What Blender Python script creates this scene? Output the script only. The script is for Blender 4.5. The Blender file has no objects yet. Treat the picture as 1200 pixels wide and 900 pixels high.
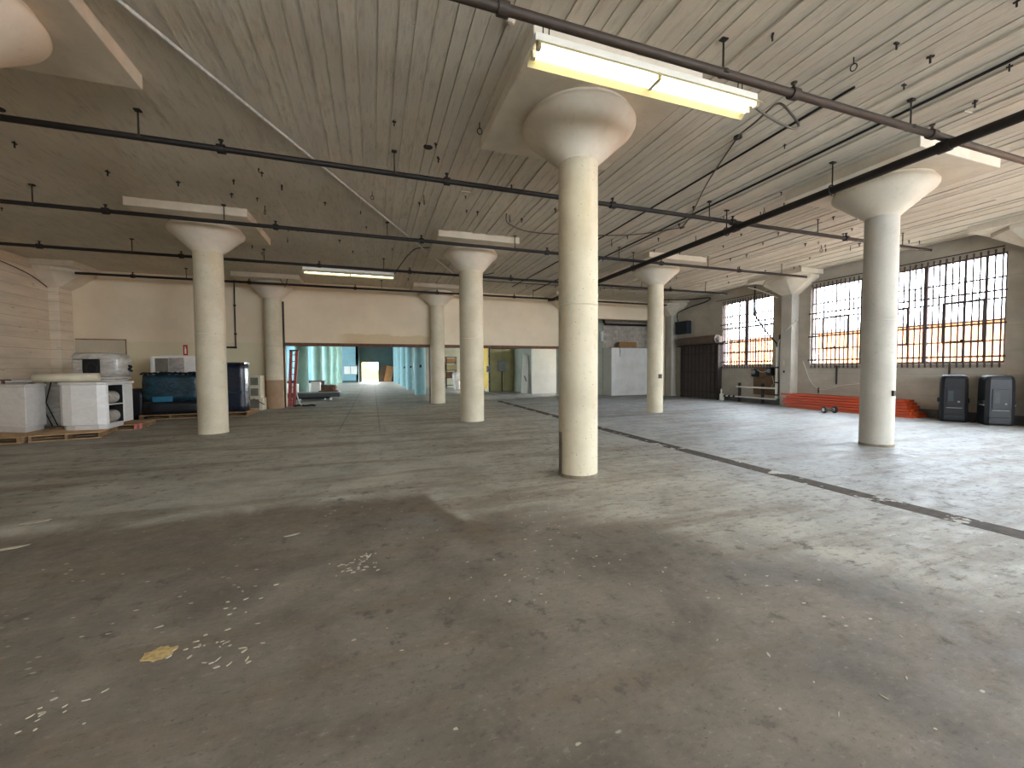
import bpy, bmesh, math, random
from mathutils import Vector, Matrix
random.seed(7)
C = bpy.context.scene.collection
S = bpy.context.scene
PI = math.pi

# ------------------------------------------------------------------ camera
FPX, PITCH, YAW, ROLL = 478.515, 0.036633, 0.328072, -0.005642
F = Vector((math.sin(YAW)*math.cos(PITCH), math.cos(YAW)*math.cos(PITCH), -math.sin(PITCH)))
R = Vector((math.cos(YAW), -math.sin(YAW), 0))
U = R.cross(F)
R2 = R*math.cos(ROLL) + U*math.sin(ROLL)
U2 = U*math.cos(ROLL) - R*math.sin(ROLL)
cd = bpy.data.cameras.new('camera'); cam = bpy.data.objects.new('camera', cd); C.objects.link(cam)
cd.sensor_fit = 'HORIZONTAL'; cd.sensor_width = 36; cd.lens = FPX/1200*36; cd.clip_start = .05; cd.clip_end = 500
m = Matrix((R2, U2, -F)).transposed().to_4x4(); m.translation = Vector((0, 0, 1.5))
cam.matrix_world = m
S.camera = cam

# ------------------------------------------------------------------ sky, exposure, daylight portals
w = bpy.data.worlds.new('world'); S.world = w; w.use_nodes = True
bg = w.node_tree.nodes['Background']; bg.inputs[0].default_value = (.87, .935, 1.0, 1); bg.inputs[1].default_value = 12.0
S.view_settings.view_transform = 'Standard'; S.view_settings.look = 'None'
S.view_settings.exposure = 1.6; S.view_settings.gamma = 1; S.view_settings.use_curve_mapping = False
S.cycles.use_denoising = True; S.cycles.max_bounces = 10; S.cycles.diffuse_bounces = 6
S.cycles.transparent_max_bounces = 16; S.cycles.sample_clamp_indirect = 8
S.cycles.caustics_reflective = False; S.cycles.caustics_refractive = False
XR, XL, YB, YF, ZC = 15.57, -10.2, 18.6, -8.0, 5.08      # inner faces of the hall
def portal(x, y, z, sx, sy, rot):
    l = bpy.data.lights.new('daylight_portal', 'AREA'); l.shape = 'RECTANGLE'; l.size = sx; l.size_y = sy
    l.cycles.is_portal = True
    o = bpy.data.objects.new('daylight_portal', l); C.objects.link(o); o.location = (x, y, z); o.rotation_euler = rot
BIGZ = (1.60, 4.48)
WINS = [(12.48, 15.05), (5.95, 10.95), (-0.58, 4.42), (-7.1, -2.1)]
for a, b in WINS:
    portal(XR+.4, (a+b)/2, 3.04, b-a, 2.9, (PI/2, 0, PI/2))
FILLW = [(-2.4, .4), (4.6, 8.6), (10.4, 14.8)]  # made-up windows behind the camera, added to fill the hall with daylight
for a, b in FILLW:
    portal((a+b)/2, YF-.3, 3.04, b-a, 2.9, (PI/2, 0, 0))
BLUEW = [(26.6, 30.6), (32.2, 37.2), (38.7, 43.7), (45.2, 50.2)]

# ------------------------------------------------------------------ materials
def srgb(r, g, b):
    f = lambda v: (v/255/12.92) if v/255 <= .04045 else ((v/255+.055)/1.055)**2.4
    return (f(r), f(g), f(b), 1)
class NT:
    def __init__(s, name):
        s.m = bpy.data.materials.new(name); s.m.use_nodes = True; s.t = s.m.node_tree
        s.b = s.t.nodes['Principled BSDF']; s.out = s.t.nodes['Material Output']
    def n(s, typ, **k):
        o = s.t.nodes.new(typ)
        for a, v in k.items(): setattr(o, a, v)
        return o
    def l(s, a, b): s.t.links.new(a, b)
    def put(s, sock, v):
        if hasattr(v, 'links') or hasattr(v, 'is_output'): s.l(v, sock)
        else: sock.default_value = v
    def coord(s, per_object=True):
        tc = s.n('ShaderNodeTexCoord').outputs['Object']
        if not per_object: return tc
        oi = s.n('ShaderNodeObjectInfo').outputs['Random']
        return s.vmath('ADD', tc, s.math('MULTIPLY', oi, 37.0))
    def math(s, op, a, b=0., c=None, clamp=False):
        o = s.n('ShaderNodeMath', operation=op, use_clamp=clamp); s.put(o.inputs[0], a); s.put(o.inputs[1], b)
        if c is not None: s.put(o.inputs[2], c)
        return o.outputs[0]
    def vmath(s, op, a, b):
        o = s.n('ShaderNodeVectorMath', operation=op); s.put(o.inputs[0], a); s.put(o.inputs[1], b); return o.outputs[0]
    def scale(s, v, xyz):
        return s.vmath('MULTIPLY', v, xyz)
    def noise(s, v, sc, det=5, rough=.55, dist=0.):
        o = s.n('ShaderNodeTexNoise'); s.l(v, o.inputs['Vector']); o.inputs['Scale'].default_value = sc
        o.inputs['Detail'].default_value = det; o.inputs['Roughness'].default_value = rough; o.inputs['Distortion'].default_value = dist
        return o.outputs['Fac']
    def voro(s, v, sc, rand=1.):
        o = s.n('ShaderNodeTexVoronoi'); s.l(v, o.inputs['Vector']); o.inputs['Scale'].default_value = sc; o.inputs['Randomness'].default_value = rand
        return o.outputs['Distance']
    def step(s, v, a, b, lo=0., hi=1.):
        o = s.n('ShaderNodeMapRange', interpolation_type='SMOOTHSTEP'); s.put(o.inputs[0], v)
        for i, q in ((1, a), (2, b), (3, lo), (4, hi)): s.put(o.inputs[i], q)
        return o.outputs[0]
    def mix(s, f, a, b):
        o = s.n('ShaderNodeMix', data_type='RGBA'); s.put(o.inputs[0], f); s.put(o.inputs[6], a); s.put(o.inputs[7], b); return o.outputs[2]
    def sep(s, v):
        o = s.n('ShaderNodeSeparateXYZ'); s.l(v, o.inputs[0]); return o.outputs
    def bump(s, h, strength=.3, dist=.01):
        o = s.n('ShaderNodeBump'); s.l(h, o.inputs['Height']); o.inputs['Strength'].default_value = strength; o.inputs['Distance'].default_value = dist
        s.l(o.outputs[0], s.b.inputs['Normal'])
    def col(s, c): s.put(s.b.inputs['Base Color'], c)
    def rough(s, r): s.put(s.b.inputs['Roughness'], r)

def plain(name, c, rough=.6, metal=0., var=.18, sc=6., bump=.12, spec=.4):
    t = NT(name); v = t.coord(); n = t.noise(v, sc, 6)
    dark = tuple(x*(1-var) for x in c[:3])+(1,); lite = tuple(min(1, x*(1+var*.7)) for x in c[:3])+(1,)
    t.col(t.mix(t.step(n, .3, .7), dark, lite)); t.rough(t.math('ADD', t.math('MULTIPLY', n, .2), rough-.1))
    t.b.inputs['Metallic'].default_value = metal; t.b.inputs['Specular IOR Level'].default_value = spec
    if bump: t.bump(t.noise(v, sc*6, 4), bump, .004)
    return t.m

def concrete(name, c, c2, pits=.0, stain=None, sc=1.5, rough=.75, bump=.25):
    t = NT(name); v = t.coord(); n = t.noise(v, sc, 8, .6); n2 = t.noise(v, sc*9, 6, .6)
    k = t.mix(t.step(n, .32, .68), c, c2)
    k = t.mix(t.step(n2, .55, .8, 0, .35), k, tuple(x*.55 for x in c[:3])+(1,))
    h = t.math('MULTIPLY', n2, .6)
    if pits:
        d = t.voro(v, 17.); big = t.noise(v, 6., 3)
        p = t.math('MULTIPLY', t.step(d, .09, .17, 1, 0), t.step(big, .42, .54))
        k = t.mix(t.math('MULTIPLY', p, pits), k, srgb(104, 90, 68)); h = t.math('SUBTRACT', h, p)
    if stain:
        st = t.noise(t.scale(v, (2.2, 2.2, .35)), 1.6, 6, .65)
        k = t.mix(t.step(st, .55, .75, 0, .6), k, stain)
    t.col(k); t.rough(rough); t.bump(h, bump, .008)
    return t.m

M = {}
M['column'] = concrete('painted_concrete_column', srgb(186, 175, 149), srgb(204, 193, 168), pits=.6, stain=srgb(186, 168, 128))
M['column_cool'] = concrete('painted_concrete_grey', srgb(172, 166, 154), srgb(188, 182, 170), pits=.3, stain=srgb(176, 168, 150))
M['capital'] = concrete('painted_concrete_capital', srgb(206, 195, 176), srgb(222, 211, 192), bump=.2)
M['panel'] = concrete('painted_concrete_panel', srgb(208, 197, 178), srgb(222, 211, 192), sc=2.5)
M['base_dark'] = concrete('scuffed_concrete_base', srgb(104, 92, 78), srgb(140, 126, 104), sc=5)
M['brown_paint'] = concrete('brown_painted_concrete', srgb(140, 112, 84), srgb(154, 126, 98), sc=3)
M['teal'] = concrete('mint_painted_concrete', srgb(122, 160, 146), srgb(138, 174, 160), sc=1.2, bump=.15)
M['blue'] = concrete('blue_painted_concrete', srgb(122, 160, 166), srgb(134, 174, 180), sc=1.2, bump=.15)
M['bluewall'] = concrete('blue_wall_paint', srgb(120, 164, 176), srgb(132, 176, 188), sc=.8)
M['tealdark'] = concrete('dark_teal_wall_paint', srgb(66, 88, 86), srgb(76, 98, 96), sc=.8)
M['mintwall'] = concrete('mint_wall_paint', srgb(140, 178, 172), srgb(150, 188, 182), sc=.8)

def ceiling_mat():
    t = NT('whitewashed_board_marked_concrete'); v = t.coord(False)
    n = t.noise(v, .5, 6, .6); n2 = t.noise(t.scale(v, (6, 1, 3)), 3., 8, .65); n3 = t.noise(v, 22, 5, .7)
    k = t.mix(t.step(n, .3, .7), srgb(204, 194, 176), srgb(220, 210, 192))
    k = t.mix(t.step(n2, .48, .68, 0, .6), k, srgb(172, 162, 144))
    oi = t.n('ShaderNodeObjectInfo').outputs['Random']
    k = t.mix(t.math('MULTIPLY', oi, .28), k, srgb(184, 178, 166))
    k = t.mix(t.step(n3, .68, .76, 0, .7), k, srgb(100, 88, 72))
    t.col(k); t.rough(.75); t.bump(t.math('ADD', n2, t.math('MULTIPLY', n3, .5)), .8, .014); return t.m
M['ceiling'] = ceiling_mat()

def wall_left_mat():
    t = NT('board_formed_white_wall'); v = t.coord(False); n = t.noise(t.scale(v, (.5, .5, 3.)), 1.5, 8, .62); n3 = t.noise(t.scale(v, (1, 1, 5)), 2.2, 6, .7)
    z = t.sep(v)[2]
    k = t.mix(t.step(n, .3, .7), srgb(206, 190, 166), srgb(224, 208, 184))
    k = t.mix(t.step(n3, .62, .72, 0, .7), k, srgb(124, 108, 86))
    seam = t.math('PINGPONG', z, .16)
    k = t.mix(t.step(seam, 0, .012, .55, 0), k, srgb(120, 106, 86))
    t.col(k); t.rough(.8); t.bump(t.math('ADD', t.math('MULTIPLY', t.step(seam, 0, .012), .5), n), .4, .012); return t.m
M['wall_left'] = wall_left_mat()

def wall_back_mat():
    t = NT('cream_wall_paint_with_dado'); v = t.coord(False); n = t.noise(v, .9, 8, .6); n2 = t.noise(v, 5, 6)
    z = t.sep(v)[2]; x = t.sep(v)[0]
    up = t.mix(t.step(n, .3, .7), srgb(220, 203, 174), srgb(230, 213, 184)); lo = t.mix(t.step(n, .3, .7), srgb(212, 200, 166), srgb(220, 208, 174))
    k = t.mix(t.step(t.math('ADD', z, t.math('MULTIPLY', n2, .06)), 2.60, 2.63), lo, up)
    # damp edge above the wide opening
    st = t.math('SUBTRACT', t.math('ADD', 2.78, t.math('MULTIPLY', t.noise(v, 1.3, 5), .5)), z)
    inx = t.math('MULTIPLY', t.step(x, -1.6, -.8), t.step(x, 2.0, 3.0, 1, 0))
    k = t.mix(t.math('MULTIPLY', inx, t.step(st, 0, .05, 0, .55)), k, srgb(196, 168, 118))
    k = t.mix(t.step(n2, .66, .8, 0, .3), k, srgb(140, 122, 96))
    t.col(k); t.rough(.7); t.bump(n2, .15, .01); return t.m
M['wall_back'] = wall_back_mat()

def wall_right_mat():
    t = NT('grey_white_concrete_wall'); v = t.coord(False); n = t.noise(t.scale(v, (1, 1, 1.6)), 1., 8, .65); n2 = t.noise(v, 9, 6, .65)
    z = t.sep(v)[2]
    k = t.mix(t.step(n, .3, .7), srgb(164, 156, 142), srgb(184, 176, 162))
    k = t.mix(t.step(t.noise(t.scale(v, (1, 1, .4)), 2., 7, .7), .58, .74, 0, .5), k, srgb(140, 128, 108))
    k = t.mix(t.step(n2, .66, .74, 0, .5), k, srgb(110, 100, 86))
    seam = t.math('PINGPONG', z, .32)
    k = t.mix(t.step(seam, 0, .01, .35, 0), k, srgb(130, 118, 100))
    t.col(k); t.rough(.75); t.bump(t.math('ADD', n2, t.step(seam, 0, .01)), .3, .01); return t.m
M['wall_right'] = wall_right_mat()

def floor_mat():
    t = NT('worn_painted_concrete_floor'); v = t.coord(False); s = t.sep(v); x, y = s[0], s[1]
    n1 = t.noise(v, .35, 8, .6); n2 = t.noise(v, 1.3, 10, .65, .4); n3 = t.noise(v, 6., 10, .7); n4 = t.noise(v, 40., 6, .7)
    # bare, dirty concrete near the camera, thinner and paler film further in
    bare = t.mix(t.step(n2, .3, .7), srgb(98, 91, 82), srgb(134, 125, 112))
    bare = t.mix(t.step(n1, .5, .7, 0, .6), bare, srgb(112, 111, 108))
    film = t.mix(t.step(n2, .3, .7), srgb(148, 144, 132), srgb(182, 178, 166))
    film = t.mix(t.step(x, 3.2, 7.), film, t.mix(t.step(n2, .3, .7), srgb(136, 138, 138), srgb(168, 171, 172)))
    wob = t.math('MULTIPLY', t.math('SUBTRACT', n2, .5), 1.6)
    wob3 = t.math('MULTIPLY', t.math('SUBTRACT', n3, .5), 1.1)
    # edge of the film: y = 5 on the left, running back toward the viewer on the right
    edge = t.math('ADD', t.step(x, .5, .85, 4.95, 3.9), t.step(x, .9, 5.5, 0, -4.6))
    d = t.math('ADD', t.math('SUBTRACT', y, edge), t.math('ADD', t.math('MULTIPLY', wob, .5), t.math('MULTIPLY', wob3, t.step(x, .8, 2.2, .25, 1.3))))
    fm = t.step(d, -.12, t.step(x, .6, 2.2, .3, 1.2))
    k = t.mix(t.math('MULTIPLY', fm, .9), bare, film)
    # rust brown band just inside the edge and streaks parallel to the hall
    band = t.math('MULTIPLY', t.step(d, -.9, -.3), t.step(d, -.2, .1, 1, 0)); band = t.math('MULTIPLY', band, t.step(x, .9, 1.3, 1, 0))
    k = t.mix(t.math('MULTIPLY', band, t.step(n1, .35, .6, .25, .8)), k, srgb(104, 89, 73))
    streak = t.noise(t.scale(v, (.25, 1.6, 1)), 1.1, 8, .65)
    k = t.mix(t.step(streak, .48, .62, 0, .6), k, srgb(112, 100, 84))
    st2 = t.noise(t.scale(v, (1.5, 4., 1)), 3.4, 12, .75)
    wear = t.math('MULTIPLY', t.step(st2, .53, .60), t.math('ADD', .10, t.math('MULTIPLY', t.math('MULTIPLY', fm, t.step(x, .5, 2.)), t.step(y, 3., 9., .62, .3))))
    k = t.mix(wear, k, srgb(98, 88, 75))
    k = t.mix(t.step(st2, .30, .38, .3, 0), k, srgb(172, 170, 162))
    # fine grain, grey scuffs, pits, paint flecks
    n5 = t.noise(t.scale(v, (1.2, 2.2, 1)), 14., 12, .8); n6 = t.noise(v, 3.1, 12, .8, 1.2)
    k = t.mix(t.step(n5, .52, .66, 0, .5), k, srgb(70, 63, 54)); k = t.mix(t.step(n5, .34, .46, .35, 0), k, srgb(168, 162, 150))
    k = t.mix(t.step(n6, .58, .66, 0, .45), k, srgb(84, 82, 80)); k = t.mix(t.math('MULTIPLY', t.step(n6, .26, .36, .5, 0), t.step(y, 7., 3., 0., 1.)), k, srgb(150, 144, 132))
    k = t.mix(t.math('MULTIPLY', t.step(n3, .56, .64, 0, .7), t.step(n1, .42, .55)), k, srgb(78, 73, 67))
    k = t.mix(t.step(n3, .3, .38, .35, 0), k, srgb(160, 154, 142))
    k = t.mix(t.step(n4, .60, .68, 0, .6), k, srgb(58, 50, 42))
    fl = t.n('ShaderNodeTexVoronoi'); t.l(t.scale(v, (1.0, 1.7, 1)), fl.inputs['Vector']); fl.inputs['Scale'].default_value = 7.
    fm2 = t.math('MULTIPLY', t.step(t.math('ADD', fl.outputs['Distance'], t.math('MULTIPLY', t.math('SUBTRACT', n4, .5), .22)), .07, .11, 1, 0), t.step(t.noise(v, .8, 4), .48, .56))
    k = t.mix(t.math('MULTIPLY', fm2, .8), k, srgb(198, 192, 172))
    # control joints
    def line(c, p, wd): return t.step(t.math('ABSOLUTE', t.math('SUBTRACT', t.math('ADD', c, t.math('MULTIPLY', wob3, .02)), p)), wd, wd*1.8, 1, 0)
    j = t.math('MAXIMUM', line(x, -.82, .012), line(x, .14, .012))
    j = t.math('MULTIPLY', j, t.step(y, 9, 12, .0, .45))
    for yy in (15.0, 18.9, 24.8):
        j = t.math('MAXIMUM', j, t.math('MULTIPLY', line(y, yy, .02), .6))
    k = t.mix(j, k, srgb(70, 62, 52))
    t.col(k)
    r = t.math('ADD', t.step(n3, .35, .65, .50, .74), t.math('MULTIPLY', fm, -.05)); r = t.math('ADD', r, t.math('MULTIPLY', t.step(n2, .4, .65), .08))
    t.rough(r); t.b.inputs['Specular IOR Level'].default_value = .42
    h = t.math('ADD', t.math('MULTIPLY', n4, .35), t.math('ADD', n3, t.math('MULTIPLY', j, -1.5)))
    t.bump(h, .22, .012); return t.m
M['floor'] = floor_mat()
def trench_mat():
    t = NT('patched_trench_concrete'); v = t.coord(False); n = t.noise(v, 2.5, 8, .65); n2 = t.noise(v, 12, 8, .7)
    k = t.mix(t.step(n2, .35, .65), srgb(56, 47, 38), srgb(80, 69, 57)); k = t.mix(t.step(n, .56, .6, 0, .85), k, srgb(190, 188, 180))
    t.col(k); t.rough(.8); t.b.inputs['Specular IOR Level'].default_value = .25; t.bump(n2, .3, .01); return t.m
M['trench'] = trench_mat()
def brick_white():
    t = NT('whitewashed_block'); v = t.coord(); n = t.noise(v, 3, 6)
    t.col(t.mix(t.step(n, .3, .7), srgb(176, 166, 152), srgb(204, 195, 182))); t.rough(.8); t.bump(t.noise(v, 30, 5), .3, .006); return t.m
M['block'] = brick_white()
M['mortar'] = plain('block_mortar', srgb(176, 168, 154), .85)
M['iron'] = plain('black_iron_pipe', srgb(42, 36, 32), .55, .3, sc=9)
M['iron_brown'] = plain('brown_black_iron_pipe', srgb(66, 55, 47), .55, .2, sc=9)
M['rod'] = plain('dark_hanger_steel', srgb(48, 42, 36), .6, .3)
M['galv'] = plain('galvanised_conduit', srgb(214, 212, 208), .4, .3, sc=20, bump=.02)
M['cable'] = plain('black_cable_sheath', srgb(34, 30, 28), .6)
M['cable_grey'] = plain('grey_cord', srgb(92, 84, 74), .6)
M['rust'] = plain('rust_brown_steel', srgb(108, 74, 56), .75, .1, var=.35, sc=8)
M['darksteel'] = plain('dark_brown_steel', srgb(58, 50, 46), .6, .2, var=.25)
M['gate'] = plain('dark_bronze_gate_slat', srgb(84, 76, 70), .5, .3, var=.2, sc=10)
M['gate_barrel'] = plain('brown_shutter_roll', srgb(104, 88, 74), .6, .0)
M['white_enamel'] = plain('white_enamel', srgb(222, 218, 206), .4, var=.06, bump=.02)
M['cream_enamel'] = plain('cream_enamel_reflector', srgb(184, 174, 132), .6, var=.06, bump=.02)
M['socket'] = plain('lamp_holder_plastic', srgb(206, 200, 184), .5)
M['frame_steel'] = plain('old_window_steel', srgb(96, 84, 82), .6, .2)
M['bar_steel'] = plain('security_bar_steel', srgb(84, 70, 70), .6, .2)
M['sill'] = concrete('window_sill_concrete', srgb(196, 188, 172), srgb(212, 204, 190))
M['wood'] = plain('pallet_wood', srgb(176, 142, 102), .8, var=.3, sc=5, bump=.3)
M['wood_dark'] = plain('aged_pallet_wood', srgb(142, 112, 82), .8, var=.35, sc=5, bump=.3)
M['ply'] = plain('brown_plywood', srgb(110, 84, 60), .75, var=.25, sc=4)
M['ply_orange'] = plain('orange_plywood', srgb(196, 140, 92), .7, var=.15, sc=3)
M['card'] = plain('brown_cardboard', srgb(168, 128, 88), .85, var=.12)
M['orange'] = plain('orange_enamelled_steel', srgb(196, 78, 34), .42, .0, var=.16, sc=7, bump=.05)
M['blackplastic'] = plain('black_speaker_plastic', srgb(20, 21, 25), .42, var=.12, sc=30, bump=.25, spec=.4)
M['blackpanel'] = plain('black_control_panel', srgb(24, 24, 27), .4, var=.1)
M['greytrim'] = plain('grey_plastic_trim', srgb(120, 122, 126), .45)
M['rubber'] = plain('black_rubber', srgb(30, 28, 28), .75)
M['whiteplastic'] = plain('white_plastic', srgb(225, 225, 222), .45, var=.05)
M['blackbox'] = plain('dark_navy_box', srgb(32, 36, 44), .55)
M['whitepaint'] = concrete('white_board_paint', srgb(226, 226, 222), srgb(236, 236, 232), sc=1.2, bump=.1)
def stained_white():
    t = NT('stained_white_board'); v = t.coord(False); n = t.noise(v, 1.6, 8, .6); z = t.sep(v)[2]; x = t.sep(v)[0]
    k = t.mix(t.step(n, .35, .75), srgb(234, 234, 231), srgb(218, 216, 210))
    d = t.math('ADD', z, t.math('MULTIPLY', n, .5)); mk = t.math('MULTIPLY', t.step(d, .82, .9, 1, 0), t.step(x, 13.0, 13.2))
    t.col(t.mix(t.math('MULTIPLY', mk, .5), k, srgb(196, 182, 140))); t.rough(.6); return t.m
M['whitestain'] = stained_white()
M['greenwall'] = concrete('grey_green_wall_paint', srgb(150, 154, 138), srgb(168, 170, 154), sc=1.2)
M['olive'] = plain('olive_door_paint', srgb(164, 156, 112), .55, var=.12, sc=2)
M['yellowwall'] = plain('yellow_wall_paint', srgb(216, 200, 120), .7, var=.08, sc=1)
M['greybox'] = plain('grey_electrical_enamel', srgb(136, 138, 140), .5)
M['redpaint'] = plain('faded_red_fibreglass', srgb(142, 62, 56), .6, var=.25, sc=12)
M['alu'] = plain('aluminium', srgb(190, 192, 196), .35, .8, sc=20, bump=.03)
M['darkgrey'] = plain('dark_grey_painted_steel', srgb(62, 66, 68), .55)
M['baseboard'] = plain('grey_base_paint', srgb(92, 94, 94), .65)
M['redsign'] = plain('red_sign_enamel', srgb(176, 44, 36), .45, var=.08)
M['signwhite'] = plain('white_sign_lettering', srgb(236, 232, 222), .5, var=.03)
M['pink'] = plain('pink_spray_paint', srgb(232, 132, 128), .7)
M['black'] = plain('matt_black', srgb(20, 19, 18), .7)
M['darkhole'] = plain('dark_cavity_brown', srgb(48, 34, 28), .8)
M['creamframe'] = plain('cream_painted_metal', srgb(206, 198, 172), .5, var=.08)
M['screen'] = plain('grey_mesh_screen', srgb(116, 112, 98), .6)
M['concrete_out'] = concrete('outdoor_asphalt', srgb(158, 146, 130), srgb(174, 162, 146))
M['siding'] = plain('orange_metal_siding', srgb(236, 156, 98), .6, var=.12, sc=1.5)
M['siding_trim'] = plain('pale_roof_trim', srgb(222, 206, 196), .6)
M['yellowout'] = plain('sunlit_cream_render', srgb(176, 134, 56), .8, var=.06)
M['spill'] = plain('yellow_spilled_paint', srgb(190, 164, 112), .6, var=.3, sc=40)
def wrap(name, c, c2, rough=.22, crink=.7, sc=3.):
    t = NT(name); v = t.coord(); n = t.noise(t.scale(v, (1, 1, 2.2)), sc, 7, .62, 1.5); n2 = t.noise(v, sc*4, 4, .6, .8)
    t.col(t.mix(t.step(n, .35, .65), c, c2)); t.rough(rough); t.b.inputs['Specular IOR Level'].default_value = .6
    t.b.inputs['Coat Weight'].default_value = .3; t.b.inputs['Coat Roughness'].default_value = .12
    t.bump(t.math('ADD', n, t.math('MULTIPLY', n2, .4)), crink, .03); return t.m
M['wrapwhite'] = wrap('film_wrapped_white_laminate', srgb(226, 223, 218), srgb(236, 233, 228), .22, .3)
M['wrapgrey'] = wrap('cloudy_shrink_wrap', srgb(170, 162, 150), srgb(198, 192, 182), .3, .7)
M['wrapnavy'] = wrap('navy_stretch_wrap', srgb(14, 22, 38), srgb(24, 38, 60), .28, .6)
M['wrapteal'] = wrap('dark_teal_stretch_wrap', srgb(20, 44, 56), srgb(34, 70, 84), .25, .7)
M['wrapblack'] = wrap('black_stretch_wrap', srgb(13, 15, 22), srgb(20, 24, 34), .4, .5)
M['foil'] = wrap('silver_foil_wrap', srgb(176, 176, 176), srgb(214, 214, 212), .28, .35, 4.)
M['foil'].node_tree.nodes['Principled BSDF'].inputs['Metallic'].default_value = .75
M['cyan_label'] = plain('cyan_label', srgb(46, 120, 150), .5)
M['laminate'] = plain('white_laminate', srgb(214, 210, 204), .4, var=.05, bump=.02)
M['tubepaper'] = plain('rolled_cream_vinyl', srgb(214, 204, 178), .6, var=.08)

def emissive(name, c, s):
    t = NT(name); t.b.inputs['Base Color'].default_value = (.9, .9, .85, 1)
    t.b.inputs['Emission Color'].default_value = c; t.b.inputs['Emission Strength'].default_value = s; return t.m
M['tube'] = emissive('fluorescent_tube', (1., .92, .66, 1), 4.2)
def glass(name, tint, refl=.08):
    t = NT(name); tr = t.n('ShaderNodeBsdfTransparent'); tr.inputs[0].default_value = tint
    gl = t.n('ShaderNodeBsdfGlossy'); gl.inputs['Roughness'].default_value = .05
    mx = t.n('ShaderNodeMixShader'); mx.inputs[0].default_value = refl
    t.l(tr.outputs[0], mx.inputs[1]); t.l(gl.outputs[0], mx.inputs[2]); t.l(mx.outputs[0], t.out.inputs[0]); return t.m
M['glass'] = glass('window_glass', (.93, .95, .97, 1))
M['film'] = glass('clear_plastic_film', (.93, .93, .93, 1), .12)

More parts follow.
